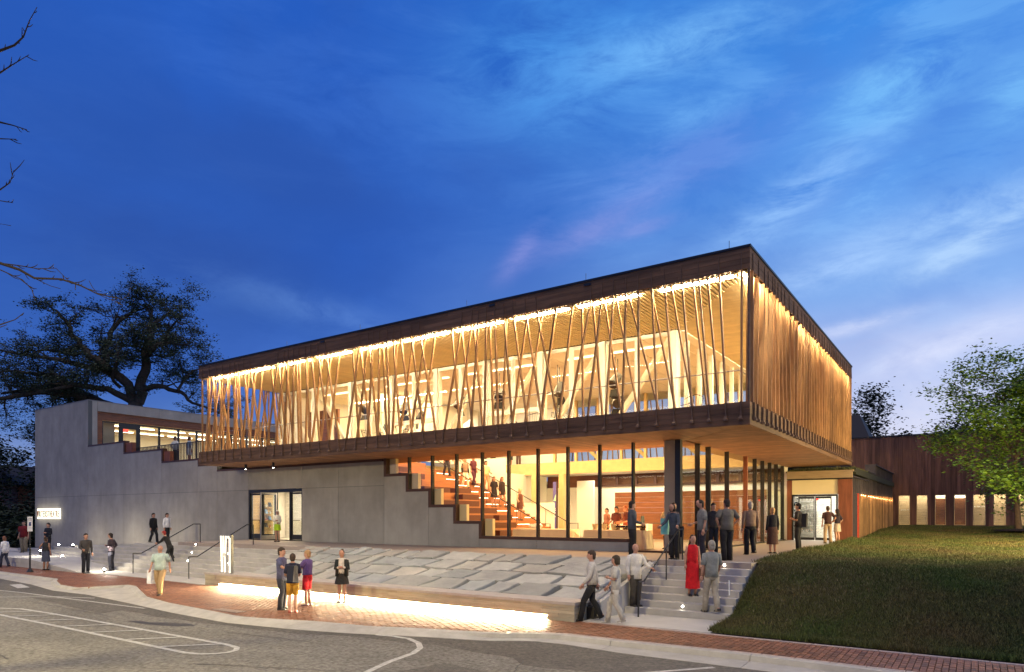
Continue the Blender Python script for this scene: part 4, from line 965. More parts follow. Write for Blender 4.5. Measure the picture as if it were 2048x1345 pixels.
MB().box(-5.6,-2.8,61.75,61.85,4.48,4.54).box(-.3,8.9,61.75,61.85,4.48,4.54).box(-2.7,-.4,61.45,61.5,4.48,4.54).build('light_strip', M['lampw'], tw)
me = textmesh('window_lettering', 'RS THEATRE', .13, cmat((.9,.9,.88)), .004); o = mk('window_lettering', me, tw); o.rotation_euler = (R(90),0,0); o.location = Vector((-.18,62.24,3.30))-off(tw)
for s_, zz, sz in (('BOOK OF', 3.08, .13),):
    me = textmesh('window_lettering', s_, sz, cmat((.9,.9,.88)), .004); o = mk('window_lettering', me, tw); o.rotation_euler = (R(90),0,0); o.location = Vector((-4.97,61.9,zz))-off(tw)
# neighbouring gabled tower behind
hs = thing('neighbour_house', 'dark tower-roofed house behind the right end of the batten storey', 'house', (-10, 76, 0))
MB().box(-13,-8.6,75,80,0,10.2).build('wall', M['findark'], hs)
MB().hexa([(-13.4,74.6,10.2),(-8.6,74.6,10.2),(-8.6,80.4,10.2),(-13.4,80.4,10.2),(-12.0,76.6,12.9),(-9.8,76.6,12.9),(-9.8,78.4,12.9),(-12.0,78.4,12.9)]).box(-13.5,-8.0,74.5,80.5,10.0,10.22).build('roof', M['slate'], hs)
h2 = thing('distant_house', 'dark house with a pale eave beyond the left end of the concrete wall', 'house', (-88, 31, 0))
MB().box(-92,-84,30,38,0,6.0).build('wall', M['redwood'], h2)
MB().prism([(-93,5.9),(-83.4,5.9),(-88.2,8.2)], 'y', 29.6, 38.4).build('roof', M['slate'], h2)
# ---------------------------------------------------------------- lamps of the place, and an added soffit fill
WARM = (1,.58,.24); WW = (1,.78,.48); NW = (1,.87,.70)
area('lobby_light', (-15, 29.5, 5.25), 9, 5, 560, (1,.52,.20), (0,0,0))
area('lobby_high_light', (-17, 32, 9.7), 12, 7, 360, WARM, (0,0,0))
area('lobby_rear_light', (-15.5, 38.6, 5.2), 10, 1.6, 420, NW, (0,0,0))
area('lobby_window_light', (-13, 24.2, 5.30), 8, .8, 170, (1,.50,.19), (R(18),0,0))
area('stair_light', (-22, 31, 9.2), 5, 2, 120, WARM, (0,0,0))
area('gallery_room_light', (-22, 30, 9.75), 20, 6, 4200, (1,.75,.40), (0,0,0))
area('gallery_rear_light', (-25, 36.2, 9.0), 8, 1.0, 260, NW, (R(30),0,0))
area('vestibule_light', (-31.3, 24.6, 4.2), 4, 1.2, 260, (1,.80,.52), (0,0,0))
area('link_light', (-7.6, 41.4, 4.0), 2.6, 2.6, 190, (1,.93,.82), (0,0,0))
area('wing_room_light', (-57, 38, 9.6), 6, 28, 900, (1,.84,.55), (0,0,0))
area('corridor_light', (1.7, 61.75, 4.45), 15, .4, 480, (1,.88,.62), (0,0,0))
area('soffit_bounce_fill', (-12, 26.2, T+.35), 6, 1.2, 260, (1,.42,.13), (R(180-25),0,0))  # added, no fitting here: stands in for warm bounce onto the soffit
def post_lamp(name, label, x, y, z0, h, aim, power, col, size=.7, arm=1.2, cone=100):
    t = thing(name, label, 'street lamp', (x, y, z0), 0, 'street lamps')
    MB().tube([(x,y,z0),(x,y,z0+h)], [.09,.05], 8).build('post', M['black'], t)
    d = Vector((aim[0]-x, aim[1]-y, 0)).normalized(); e = Vector((x,y,z0+h))+d*arm
    MB().tube([(x,y,z0+h),tuple(e)], .035, 6).build('arm', M['black'], t)
    MB().box(e.x-.3,e.x+.3,e.y-.2,e.y+.2,e.z,e.z+.12).build('lamp_head', M['black'], t)
    if size: l = area(name+'_light', (e.x, e.y, e.z-.03), size, size, power, col)
    else:
        ld = bpy.data.lights.new(name+'_light', 'SPOT'); ld.energy = power; ld.color = col; ld.spot_size = R(cone); ld.spot_blend = .75; ld.shadow_soft_size = .45
        l = bpy.data.objects.new(name+'_light', ld); C.objects.link(l); l.location = (e.x, e.y, e.z-.03)
    dv = Vector(aim)-l.location; l.rotation_euler = dv.to_track_quat('-Z', 'Y').to_euler()
LAMPS = [('black street lamp on the near side of the road at the right', -5, -5.0, (-9, 4.5, 0), 10500, (1,.84,.46), 84),
 ('black street lamp on the near side of the road in the middle', -16, -5.0, (-19, 5.5, 0), 10500, (1,.84,.46), 84),
 ('black street lamp on the near side of the road at the left', -30, -4.0, (-31, 7, 0), 9500, (1,.85,.50), 88)]
for lb, x, y, aim, pw, col, cone in LAMPS:
    post_lamp('street_lamp', lb, x, y, -.13, 8.2, aim, pw, col, 0, cone=cone)
post_lamp('path_lamp', 'black path lamp on the lawn beside the timber wing', 8.5, 35, 1.4, 3.0, (-1, 34, 1.4), 6500, (1,.74,.30), .4)
MB().add([(-160,-30,-.12),(60,-30,-.12),(60,-.2,-.12),(-160,-.2,-.12)], [(0,1,2,3)]).build('near_pavement', M['pad'], kind='structure')

post_lamp('path_lamp', 'black path lamp on the lawn just right of the view, nearer the pavement', 5.6, 25, 1.3, 3.1, (-3, 31, 1.3), 2400, (1,.78,.34), .3)
# step lights: disc fittings with a lit face
def slope_pt(u, v):
    # steps surface between Y 16.4 and 18.95
    x = (u-1024)/1360; r = Vector((x*math.cos(TH)-math.sin(TH), x*math.sin(TH)+math.cos(TH), (1032-v)/1360))
    # z = (y-16.3)*.4565 ; z = H + r.z t ; y = r.y t
    t = (H+16.25*.4565)/(r.y*.4565-r.z); return r*t+Vector((0,0,H))
i = 0
for X_, k in [(-31.9,7),(-31.0,5),(-30.1,3),(-26.9,3),(-26.5,1),(-28.8,7),(-6.45,1),(-5.95,7)]:
    right = X_ > -10
    y0 = (17.14+.333*k) if right else (16.4+.364*k); z = RISE*k+.085
    t = thing('step_light', 'small recessed light in riser %d of the %s steps, %s' % (k+1, 'right' if right else 'left', {-31.9:'topmost by the left rail',-31.0:'second by the left rail',-30.1:'lowest by the left rail',-26.9:'upper one near the letter sign',-26.5:'lower one near the letter sign',-28.8:'topmost near the doors',-6.45:'beside the red dress',-5.95:'near the top'}[X_]), 'step light', (X_, y0, z), 0, 'step lights')
    MB().tube([(X_, y0+.02, z), (X_, y0-.006, z)], .040, 12).build('rim', M['steel'], t)
    MB().tube([(X_, y0-.007, z), (X_, y0-.012, z)], .030, 12).build('lens', M['spotw'], t)
for X_, Y_, Z_, nm in [(-43.6,16.65,.60,'lowest step at the far left'),(-48.6,19.6,.72,'upper walk near the lit wall sign'),(-44.6,18.75,.85,'top step left of the walking men'),(-40.6,16.55,.42,'ramp surface'),(-41.4,19.5,1.02,'upper walk behind the dark-clothed man'),(-33.9,15.6,.06,'landing by the foot of the steps')]:
    t = thing('bollard_light', 'very bright short spotlight fitting standing on the %s' % nm, 'spotlight', (X_, Y_, Z_-.10), 0, 'ground spotlights')
    MB().lathe([(.05,-.15),(.05,.06)], (X_,Y_,Z_), 10).build('body', M['black'], t)
    MB().lathe([(.03,.062),(.045,.075),(.045,.10),(.02,.11)], (X_,Y_,Z_), 10).build('lens', emit('ground spot', (1,.93,.76), 170), t)
area('wash_a', (-46, 20.6, .9), .5, .5, 80, (1,.90,.68), (R(70),0,0)); area('wash_b', (-51, 20.6, .7), .5, .5, 60, (1,.90,.68), (R(70),0,0)); area('wash_c', (-41, 20.8, 1.1), .5, .5, 45, (1,.90,.68), (R(70),0,0))
area('wash_d', (-42, 16.0, 1.3), .5, .5, 40, (1,.92,.75), (0,0,0)); area('wash_e', (-34, 15.8, 1.2), .3, .3, 45, (1,.92,.75), (0,0,0))
for x in (-31.7,-29.4): 
    t = thing('downlight', 'small black cylinder downlight under the batten box above the doors, %s one' % ('left' if x < -30 else 'right'), 'downlight', (x, 21.6, ZF0), 0, 'soffit downlights')
    MB().lathe([(.06,-.26),(.06,0)], (x,21.6,ZF0), 12).build('housing', M['black'], t); MB().lathe([(.045,-.27),(.045,-.262)], (x,21.6,ZF0), 12).build('lens', emit('downlight lens', (1,.9,.7), 40), t)
d = bpy.data.lights.new('door_wash', 'SPOT'); d.energy = 260; d.spot_size = R(95); d.spot_blend = .8; d.color = (1,.86,.62); d.shadow_soft_size = .1
o = bpy.data.objects.new('door_wash', d); C.objects.link(o); o.location = (-30.6,21.6,5.05)

# ---------------------------------------------------------------- handrails
def handrail(label, X_, y0, z0, y1, z1, mid=.45):
    t = thing('handrail', label, 'handrail', (X_, y0, z0)); 
    MB().tube([(X_,y0,z0+.92),(X_,y0+.38,z0+.92),(X_,y1-.35,z1+.92),(X_,y1,z1+.92)], .024, 6).build('rail', M['black'], t)
    for y, z in ((y0,z0),(y1,z1)): MB().tube([(X_,y,z),(X_,y,z+.93)], .022, 6).build('post', M['black'], t)
    y = y0+.38+(y1-.35-y0-.38)*mid; z = z0+.92+(z1-z0)*mid
    MB().tube([(X_,y,z-.93),(X_,y,z)], .018, 6).build('post', M['black'], t)
handrail('black handrail at the left climbing the wide concrete steps behind the walking men', -32.1, 16.02, 0, 19.3, T, .52)
handrail('black handrail nearest the lit letter sign, climbing to the glazed side doors', -27.46, 16.0, 0, 19.1, T, .5)
handrail('black and silver handrail on the right steps held by the man and the woman', -7.33, 16.6, 0, 19.85, T, .62)

# ---------------------------------------------------------------- signs
ws = thing('wall_sign', 'halo-lit WRITERSTHEATRE letters low on the far left of the concrete wall', 'sign', (-59, WY-.1, 2.8))
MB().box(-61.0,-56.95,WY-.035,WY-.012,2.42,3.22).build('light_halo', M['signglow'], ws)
xx = -60.95
for i, ch in enumerate('WRITERSTHEATRE'):
    me = textmesh('letter', ch, .70, M['redwood'] if i % 3 == 0 else M['darkmetal'], .012); o = mk('letter', me, ws)
    wd = max(v.co.x for v in me.vertices); sx = (.235/wd) if ch != 'I' else (.09/wd)
    o.scale = (sx, 1, 1); o.rotation_euler = (R(90),0,0); o.location = Vector((xx, WY-.055, 2.57))-off(ws)
    xx += .285 if ch != 'I' else .17
wl = area('sign_wash', (-59, WY-.55, 2.8), 4, .6, 26, (1,.93,.70), (R(-90),0,0)); wl.rotation_euler = (R(90),0,0)
lt = thing('light_sign', 'glowing upright sign of white light tubes forming W and T on the bench end', 'light sign', (-23.5, 15.2, .48))
zt = .48+1.42; k = .00251; x0 = -23.86; B = .482
def px(a, b): return (x0+(a-1480)*k*1.12, 15.15, .50+(678-b)*k)
mbf = MB(); a_, b_ = px(1480,105), px(1760,105)
mbf.box(a_[0],b_[0],15.08,15.20,zt,zt+.025); mbf.box(b_[0]-.03,b_[0],15.10,15.20,B,zt); mbf.box(a_[0],b_[0],15.16,15.20,B,B+.03)
mbf.build('frame', M['steel'], lt)
for A_, B_, r_ in (((1500,112),(1528,672),.034),((1558,112),(1556,385),.030),((1616,112),(1600,385),.030),((1585,425),(1592,672),.032),((1672,112),(1672,160),.036),((1662,370),(1662,405),.03),((1706,150),(1712,675),.044)):
    p, q = px(*A_), px(*B_); MB().tube([p, q], r_, 8).build('light_tube', M['tube'], lt)
p, q = px(1540,415), px(1612,415); MB().bar(p, q, .02, .12).build('crossbar', M['white'], lt)
area('light_sign_glow', (-23.5, 14.95, 1.2), .6, 1.3, 30, (1,.85,.62), (R(-90),0,R(0))).rotation_euler = (R(90),0,R(180))
ps = thing('parking_sign', 'narrow white parking sign on a thin dark post at the far left kerb', 'sign', (-37.0, 13.7, 0))
MB().tube([(-37.0,13.7,0),(-37.0,13.7,2.0)], .038, 8).build('post', M['black'], ps); MB().lathe([(.15,0),(.12,.06),(.06,.16)], (-37,13.7,0), 10).build('base', M['black'], ps)
vr_ = (Vector((0,0,0))-Vector((-37,13.7,0))).normalized(); yaw_ = math.atan2(vr_.y, vr_.x)+R(90)
pl = MB().box(-.10,.10,-.06,-.045,1.92,2.62).mesh('plate', cmat((.55,.53,.55),.5)); o = mk('plate', pl, ps, loc=(0,0,0)); o.rotation_euler = (0,0,yaw_)
pb = MB().box(-.045,.045,-.066,-.062,2.18,2.36).mesh('pictogram', cmat((.05,.06,.16))); o = mk('pictogram', pb, ps); o.rotation_euler = (0,0,yaw_)
for zz in (2.52,2.45): 
    pb = MB().box(-.07,.07,-.066,-.062,zz,zz+.02).mesh('print_line', cmat((.1,.1,.12))); o = mk('print_line', pb, ps); o.rotation_euler = (0,0,yaw_)
bn = thing('banner', 'tall narrow violet-blue banner with white vertical letters inside the lobby', 'banner', (-20.0, 36.4, T))
def bx(u_, Yv): x = (u_-1024)/1360; a = x*math.cos(TH)-math.sin(TH); b = x*math.sin(TH)+math.cos(TH); return a*Yv/b
xa, xb = bx(1106, 36.2), bx(1112.5, 36.2)
MB().box(xa, xb, 36.2, 36.24, T, 4.75).build('panel', cmat((.13,.11,.36),.5), bn); MB().box(xb+.002, xb+.09, 36.19, 36.25, T, 4.75).build('edge_trim', M['brownframe'], bn)
MB().prism([(xa+.03,3.55),(xb-.02,3.60),(xb-.02,4.0)], 'y', 36.185, 36.197).build('printed_flash', cmat((.5,.75,.45)), bn)
me = textmesh('letters', 'STIFEL', .22, cmat((.9,.9,.9)), .004); o = mk('letters', me, bn); o.rotation_euler = (R(90), R(-90), 0); o.location = Vector((xb-.03, 36.17, 2.55))-off(bn)

# ---------------------------------------------------------------- lobby furniture
def table(x0, x1, y0, y1, label):
    t = thing('table', label, 'table', ((x0+x1)/2, (y0+y1)/2, T)); zt = T+.75; n = 40; vs = []
    MB().box(x0+.05, x1-.05, y0+.05, y1-.05, zt-.03, zt-.004).build('table_top', M['oakslat'], t)
    for x in (x0+.12, x1-.12):
        for y in (y0+.12, y1-.12): MB().tube([(x,y,T),(x,y,zt-.03)], .02, 5).build('leg', M['steel'], t)
    per = []
    for i in range(n):
        q = i/n*4; e = int(q); f = q-e
        per.append([(x0+(x1-x0)*f, y0), (x1, y0+(y1-y0)*f), (x1-(x1-x0)*f, y1), (x0, y1-(y1-y0)*f)][e])
    cx, cy = (x0+x1)/2, (y0+y1)/2
    for z, g in ((zt, 0), (zt-.02, .015), (T+.35, .05), (T+.02, .10)):
        for i, (x, y) in enumerate(per):
            s = g+(.035*math.sin(i*2.1)*(zt-z)/.75); l = math.hypot(x-cx, y-cy); vs.append((x+(x-cx)/l*s, y+(y-cy)/l*s, z))
    fs = [tuple(range(n))]+[(r*n+i, (r+1)*n+i, (r+1)*n+(i+1) % n, r*n+(i+1) % n) for r in range(3) for i in range(n)]
    tag(MB().add(vs, fs).build('tablecloth', M['cloth']), 'cream cloth hanging to the floor over the '+label.split('covered ')[-1], 'tablecloth', 'lobby tablecloths')
table(-16.95, -14.25, 24.9, 26.0, 'long table covered towards the left of the lobby windows')
table(-13.3, -10.75, 24.7, 25.7, 'long bar table covered towards the right of the lobby windows')
zt = T+.756
for i in range(3):
    x = -13.0+i*.42; t = MB().lathe([(.08,0),(.13,.24),(.115,.23),(.07,.02)], (x, 25.1, zt), 12).build('ice_bucket', M['cream'])
    tag(t, 'cream tapered bucket, %s of three on the right lobby table' % ['leftmost','middle','rightmost'][i], 'bucket', 'buckets on the bar table')
gm = glassmat('drinking glass', (.80,.72,.60), 2.2)
gme = MB().lathe([(.03,0),(.03,.004),(.006,.01),(.006,.07),(.03,.10),(.034,.15),(.028,.19)], (0,0,0), 8).mesh('wine_glass', gm, smooth=True)
for i in range(16):
    for j in range(3):
        o = mk('wine_glass', gme, loc=(-11.95+i*.072+(.0 if i < 8 else .12), 24.85+j*.09, zt)); tag(o, '%s stemmed glass from the left in the %s row on the right lobby table' % (['first','second','third','fourth','fifth','sixth','seventh','eighth','ninth','tenth','eleventh','twelfth','thirteenth','fourteenth','fifteenth','last'][i], ['front','middle','back'][j]), 'glass', 'glasses on the bar table')
t = MB().box(-10.95,-10.8+.0,24.95,25.15,zt,zt+.20).build('wooden_box', M['walnut']); tag(t, 'small dark wooden box at the right end of the row of glasses', 'box')
for i, x in enumerate((-12.9,-12.75,-12.2)):
    t = MB().lathe([(.035,0),(.037,.18),(.014,.24),(.014,.30)], (x, 25.35, zt), 10, 0).build('bottle', cmat((.03,.05,.02),.25)); tag(t, 'dark wine bottle %s behind the buckets' % ['furthest left','second from left','furthest right'][i], 'bottle', 'bottles on the bar table')
mb = MB()
for i in range(26): a = rnd.uniform(0,6.28); r_ = rnd.uniform(0,.32); mb.lathe([(.07,0),(.10,.05),(.05,.12)], (-16.1+r_*math.cos(a), 25.4+r_*.6*math.sin(a), zt+rnd.uniform(0,.12)*(1-r_)), 6)
tag(mb.build('napkin_pile', M['wallw']), 'loose white pile of napkins on the left lobby table', 'napkins')
t = thing('coffee_stand', 'low white counter with a dark plant and lantern at the foot of the lobby stair', 'counter', (-17.9, 31.5, T)); 
t2 = MB().box(-16.9,-14.2,33.4,34.0,T,T+.9).build('white_counter', M['wallw']); tag(t2, 'white waist-high counter behind the left lobby table', 'counter')
bpy.data.objects.remove(t)
for i,(x,y) in enumerate(((-16.2,33.6),(-14.6,33.6))):
    t = thing('lantern', 'dark tapered lantern on the %s end of the white lobby counter' % ['left','right'][i], 'lantern', (x,y,T+.9)); MB().lathe([(.13,0),(.09,.42)], (x,y,T+.9), 4).build('body', M['black'], t); MB().tube([(x-.06,y,T+1.3),(x,y,T+1.46),(x+.06,y,T+1.3)], .01, 4).build('handle', M['black'], t)
def wire_chair(x, y, z, rz, label):
    t = thing('wire_chair', label, 'chair', (x, y, z), rz, 'wire armchairs in the gallery'); g = Vector((x,y,z))
    def P(a, b, c): return g+Vector((a,b,c))
    mb = MB()
    for s in (-1,1):
        m_ = MB().tube([P(s*.2,.2,0),P(s*.24,.22,.40)], .012, 4).build('leg', M['black'], t); m_ = MB().tube([P(s*.2,-.2,0),P(s*.24,-.2,.40)], .012, 4).build('leg', M['black'], t)
    for i in range(9):
        a = -1.3+i*.325; mb.tube([P(.25*math.sin(a),-.25*math.cos(a)+.02,.42),P(.33*math.sin(a),-.36*math.cos(a),.86)], .006, 4)
    ring = [P(.33*math.sin(-1.5+i*.3),-.36*math.cos(-1.5+i*.3),.86-.12*abs(-1.5+i*.3)/1.5) for i in range(11)]
    mb.tube(ring, .012, 4); ring = [P(.25*math.sin(-3.14+i*.571),-.25*math.cos(-3.14+i*.571)+.02,.42) for i in range(12)]; mb.tube(ring, .010, 4)
    mb.build('basket', M['black'], t, kind='stuff'); MB().lathe([(.24,.42),(.24,.45)], g+Vector((0,.02,0)), 14).build('seat', M['findark'], t)
for i, (x, y, rz, l) in enumerate([(-8.3,23.6,.6,'by the corner column at the right end of the gallery'),(-8.95,24.4,2.4,'behind the one at the right end of the gallery'),(-15.3,23.9,1.2,'in the middle of the gallery walk'),(-22.4,23.6,.3,'left of the gallery middle, turned to the left'),(-24.9,23.8,-.5,'left of the gallery middle, turned to the right'),(-31.9,23.4,.8,'near the left end of the gallery, front one'),(-32.8,24.3,-.7,'at the very left end of the gallery'),(-23.3,24.5,2.0,'left of the gallery middle, against the window')]):
    wire_chair(x, y, ZF1, rz, 'black wire armchair '+l)
def stool(x, y, l): tag(MB().lathe([(.2,0),(.21,.02),(.2,.44),(.17,.45)], (x,y,ZF1), 14).build('log_stool', M['fin']), 'round pale log stool '+l, 'stool', 'log stools in the gallery')
stool(-9.6,24.6,'beside the chairs near the corner column'); stool(-15.0,24.4,'beside the wire chair in mid gallery')
# hanging stage lights with barn doors
def stage_light(x, y, z, tilt, rz, label):
    t = thing('stage_light', label, 'stage light', (x,y,z), rz, 'stage lights hung in the upper room'); g = Vector((x,y,z)); ax = Vector((0,-math.cos(tilt),-math.sin(tilt)))
    MB().tube([g+Vector((0,0,.18)),g+Vector((0,0,9.85-z))], .022, 6).build('hanger', M['black'], t)
    MB().tube([g+Vector((-.30,0,0)),g+Vector((-.30,0,.2)),g+Vector((.30,0,.2)),g+Vector((.30,0,0))], .018, 5).build('yoke', M['black'], t)
    MB().tube([g-ax*.42,g-ax*.38,g-ax*.1,g+ax*.22,g+ax*.28], [.10,.19,.22,.25,.23], 12).build('body', M['black'], t)
    c_ = g+ax*.28; up = Vector((0,-math.sin(tilt),math.cos(tilt)))
    for s in (-1,1):
        d_ = MB(); a = c_+up*(.23*s); d_.add([a+Vector((-.23,0,0)),a+Vector((.23,0,0)),a+Vector((.30,0,0))+up*(.22*s)+ax*.26,a+Vector((-.30,0,0))+up*(.22*s)+ax*.26, a+Vector((-.23,0,0))+up*(.012*s),a+Vector((.23,0,0))+up*(.012*s),a+Vector((.30,0,0))+up*(.232*s)+ax*.26,a+Vector((-.30,0,0))+up*(.232*s)+ax*.26],[(0,1,2,3),(7,6,5,4),(0,4,5,1),(2,6,7,3),(1,5,6,2),(3,7,4,0)]); d_.build('barn_door', M['black'], t)
    MB().tube([g-ax*.33,g+Vector((-.35,.1,-.25)),g+Vector((-.2,.05,.2))], .008, 4).build('cable', M['black'], t)
for i, (x, z) in enumerate([(-29.4,8.9),(-26.9,8.75),(-25.4,8.1),(-22.9,8.7),(-19.9,8.75),(-16.7,8.75),(-13.5,8.75),(-13.6,7.9),(-28.0,7.5),(-19.6,7.2),(-16.5,7.4)]):
    stage_light(x, 28.0+(i % 2)*.5, z, R(30+(i*23) % 40), .4*math.sin(i*2), 'dark stage light hung in the upper room, %s' % ['second from the left','fourth from the left','fifth from the left, hung low','sixth from the left','seventh from the left','ninth from the left','upper one of the rightmost pair','lower one of the rightmost pair','third from the left','eighth from the left, hung low','tenth from the left, hung low'][i])

# ---------------------------------------------------------------- trees
def leafmesh(name, pts, size, m, parent, kind=None, flat=.6):
    pts = np.asarray(pts); n = len(pts); a = rg.uniform(0,6.283,n); b = rg.uniform(-flat,flat,n); s = size*rg.uniform(.55,1.3,n)
    u = np.stack([np.cos(a),np.sin(a),b*.6],1)*s[:,None]; vv = np.stack([-np.sin(a)*np.cos(b)*.6,np.cos(a)*np.cos(b)*.6,np.sin(b+rg.uniform(-.8,.8,n))],1)*(s*.6)[:,None]
    V = np.stack([pts-u*.5, pts+vv*.5, pts+u*.5, pts-vv*.5],1).reshape(-1,3); V = V-np.array(off(parent))
    return mk(name, npmesh(name, V, np.arange(4*n).reshape(-1,4), m), parent, kind)
def sprout(mb, p, d, L, r, depth, tips, R_, up=.12, wig=.30, nseg=5, kids=3, minr=.008):
    pts = [Vector(p)]; d = Vector(d).normalized(); rr = [r]
    for i in range(nseg):
        d = (d+Vector((R_.uniform(-wig,wig), R_.uniform(-wig,wig), R_.uniform(-wig,wig)+up))).normalized()
        pts.append(pts[-1]+d*L/nseg); rr.append(max(minr, r*(1-.62*(i+1)/nseg)))
    mb.tube(pts, rr, 5 if r < .12 else 8, cap=False)
    if depth <= 0:
        tips += [(pts[-1], d), (pts[-2], d), (pts[-3], d)]; return
    for i in range(kids):
        k = R_.randint(max(1, nseg//2-1), nseg); q = pts[k]
        a = Vector((R_.uniform(-1,1), R_.uniform(-1,1), R_.uniform(-.45,.8))).normalized(); nd = (d*.55+a*.9).normalized()
        sprout(mb, q, nd, L*R_.uniform(.5,.75), rr[k]*.62, depth-1, tips, R_, up, wig, max(3, nseg-1), kids, minr)
    sprout(mb, pts[-1], d, L*.6, rr[-1]*.9, depth-1, tips, R_, up, wig, max(3, nseg-1), kids, minr)
def cloud(tips, per, rad, squash=.6):
    P = []
    for p, d in tips:
        n = rg.poisson(per); 
        if n: P.append(np.array(p)[None]+rg.normal(0,1,(n,3))*np.array([rad,rad,rad*squash])+np.array(d)[None]*rg.uniform(0,rad,n)[:,None])
    return np.concatenate(P)
# wide oak behind the left wing
OX, OY = -66.2, 33.5; RT = Vector((math.cos(TH), math.sin(TH), 0)); FWD = Vector((-math.sin(TH), math.cos(TH), 0))
def OP(u, v, dep=0): return Vector((OX, OY, 0))+RT*((u-275)*65/1360)+FWD*dep+Vector((0,0,H+(1032-v)*65/1360))
oak = thing('oak_tree', 'huge spreading oak with sinuous limbs rising behind the left concrete wing', 'tree', (OX, OY, 0))
limbs = [([(275,1088),(274,900),(272,830),(270,806)],[1.0,.85,.75,.62],0),
 ([(268,806),(243,757),(210,732),(177,702),(157,679),(149,654),(136,636),(120,622)],[.48,.42,.36,.30,.24,.18,.12,.06],-1.5),
 ([(276,806),(280,757),(286,717),(291,681),(291,643),(293,608)],[.52,.46,.40,.30,.2,.08],1.0),
 ([(287,717),(303,709),(323,694),(354,691),(379,699),(404,696)],[.28,.24,.2,.15,.1,.05],-2),
 ([(283,780),(300,773),(323,772),(354,782),(374,803),(404,812),(425,822)],[.32,.27,.22,.18,.13,.09,.05],1.5),
 ([(210,732),(202,702),(207,661),(220,633),(243,611),(268,598)],[.32,.28,.24,.19,.13,.06],2.5),
 ([(243,757),(217,745),(177,737),(126,727),(76,722),(30,712)],[.28,.26,.24,.18,.12,.06],-3.5),
 ([(250,830),(174,797),(136,777),(101,767),(63,765),(15,772),(-45,776)],[.60,.55,.45,.36,.28,.22,.12],3),
 ([(174,797),(150,790),(101,787),(50,797),(0,806),(-50,802)],[.36,.32,.27,.22,.17,.1],-2),
 ([(263,803),(227,782),(177,778),(150,790)],[.34,.28,.2,.12],-3),
 ([(136,777),(121,755),(101,747),(63,748),(20,738),(-30,740)],[.30,.25,.2,.16,.12,.06],1),
 ([(177,702),(150,690),(110,700),(60,690),(10,700)],[.22,.18,.14,.10,.05],2.5),
 ([(291,681),(270,700),(245,690),(235,660)],[.2,.16,.12,.06],3.5),
 ([(240,775),(233,760),(250,740),(262,722),(278,700)],[.18,.15,.12,.09,.05],-3),
 ([(291,655),(312,640),(330,622),(338,610)],[.16,.13,.09,.05],1),
 ([(323,694),(345,670),(372,655),(395,668)],[.15,.12,.09,.05],-3),
 ([(354,782),(362,755),(372,735),(390,728)],[.15,.12,.08,.04],2),
 ([(120,860),(95,845),(60,850),(40,870),(60,890)],[.2,.16,.12,.08,.05],4)]
mbT = MB(); tips = []; Rn = random.Random(5)
for pts, rr, dep in limbs:
    P = []; Q = []
    for i, ((u, v), r_) in enumerate(zip(pts, rr)):
        dd = dep*i/(len(pts)-1)
        P.append(OP(u, v, dd)); Q.append(r_)
    # subdivide with a little crook
    PP = [P[0]]; QQ = [Q[0]]
    for i in range(1, len(P)):
        for t in (.33,.66,1):
            q = P[i-1].lerp(P[i], t); s_ = Q[i]*.55 if t < 1 else 0; PP.append(q+Vector((Rn.uniform(-s_,s_),)*3)); QQ.append(Q[i-1]+(Q[i]-Q[i-1])*t)
    mbT.tube(PP, QQ, 8, cap=False)
    if len(pts) > 4 or rr[0] < .25 or dep:
        for i in range(3, len(PP)):
            if Rn.random() < .80:
                d_ = (PP[i]-PP[i-1]).normalized(); side_ = Vector((Rn.uniform(-1,1), Rn.uniform(-1,1), Rn.uniform(-.3,.75))).normalized()
                sprout(mbT, PP[i], d_*.4+side_, Rn.uniform(1.2,2.3), min(.10, QQ[i]*.5), 2, tips, Rn, -.02, .42, 5, 3, .016)
mbT.build('trunk', M['bark'], oak, smooth=True)
leafmesh('crown', cloud(tips, 13, .34, .28), .20, M['leaf_dark'], oak)
def tree(x, y, z0, h, r_tr, spread, label, leafm, leaf=.2, per=20, rad=.5, seed=1, bark='bark', nl=7, name='tree', crown0=.35, depth=2, up=.06):
    R_ = random.Random(seed); t = thing(name, label, 'tree', (x,y,z0)); mb = MB(); tips = []
    top = Vector((x+R_.uniform(-.3,.3), y, z0+h*.72)); b = Vector((x,y,z0-.1))
    tp = [b, b.lerp(top,.3)+Vector((R_.uniform(-.1,.1),0,0)), b.lerp(top,.6)+Vector((R_.uniform(-.2,.2),0,0)), top]
    mb.tube(tp, [r_tr*1.15, r_tr*.8, r_tr*.55, r_tr*.25], 9, cap=False)
    for i in range(nl):
        f = crown0+(1-crown0)*i/(nl-1); q = b.lerp(top, min(.98, f)); a = i*2.4+R_.uniform(-.4,.4); el = R(12+48*f)
        d = Vector((math.cos(a)*math.cos(el), math.sin(a)*math.cos(el), math.sin(el)))
        sprout(mb, q, d, spread*(1.05-.55*abs(f-.5))*R_.uniform(.7,.9), r_tr*.38*(1.1-.5*f), depth, tips, R_, up, .24, 5, 3, .012)
    sprout(mb, top, (0,0,1), h*.22, r_tr*.3, depth, tips, R_, up, .24, 5, 3, .012)
    mb.build('trunk', M[bark], t, smooth=True); leafmesh('crown', cloud(tips, per, rad), leaf, M[leafm], t); return t
tree(2.0, 48.5, 1.75, 8.8, .16, 3.75, 'young bright green tree on the lawn in front of the timber wing', 'leaf_green', .21, 42, .40, 4, 'bark2', 15, 'lawn_tree', .24, 2, -.01)
MB().lathe([(1.25,0),(1.1,.05),(.4,.11),(.05,.13)], (2.0,48.5,1.80), 20).build('mulch_ring', M['mulch'], kind='structure')
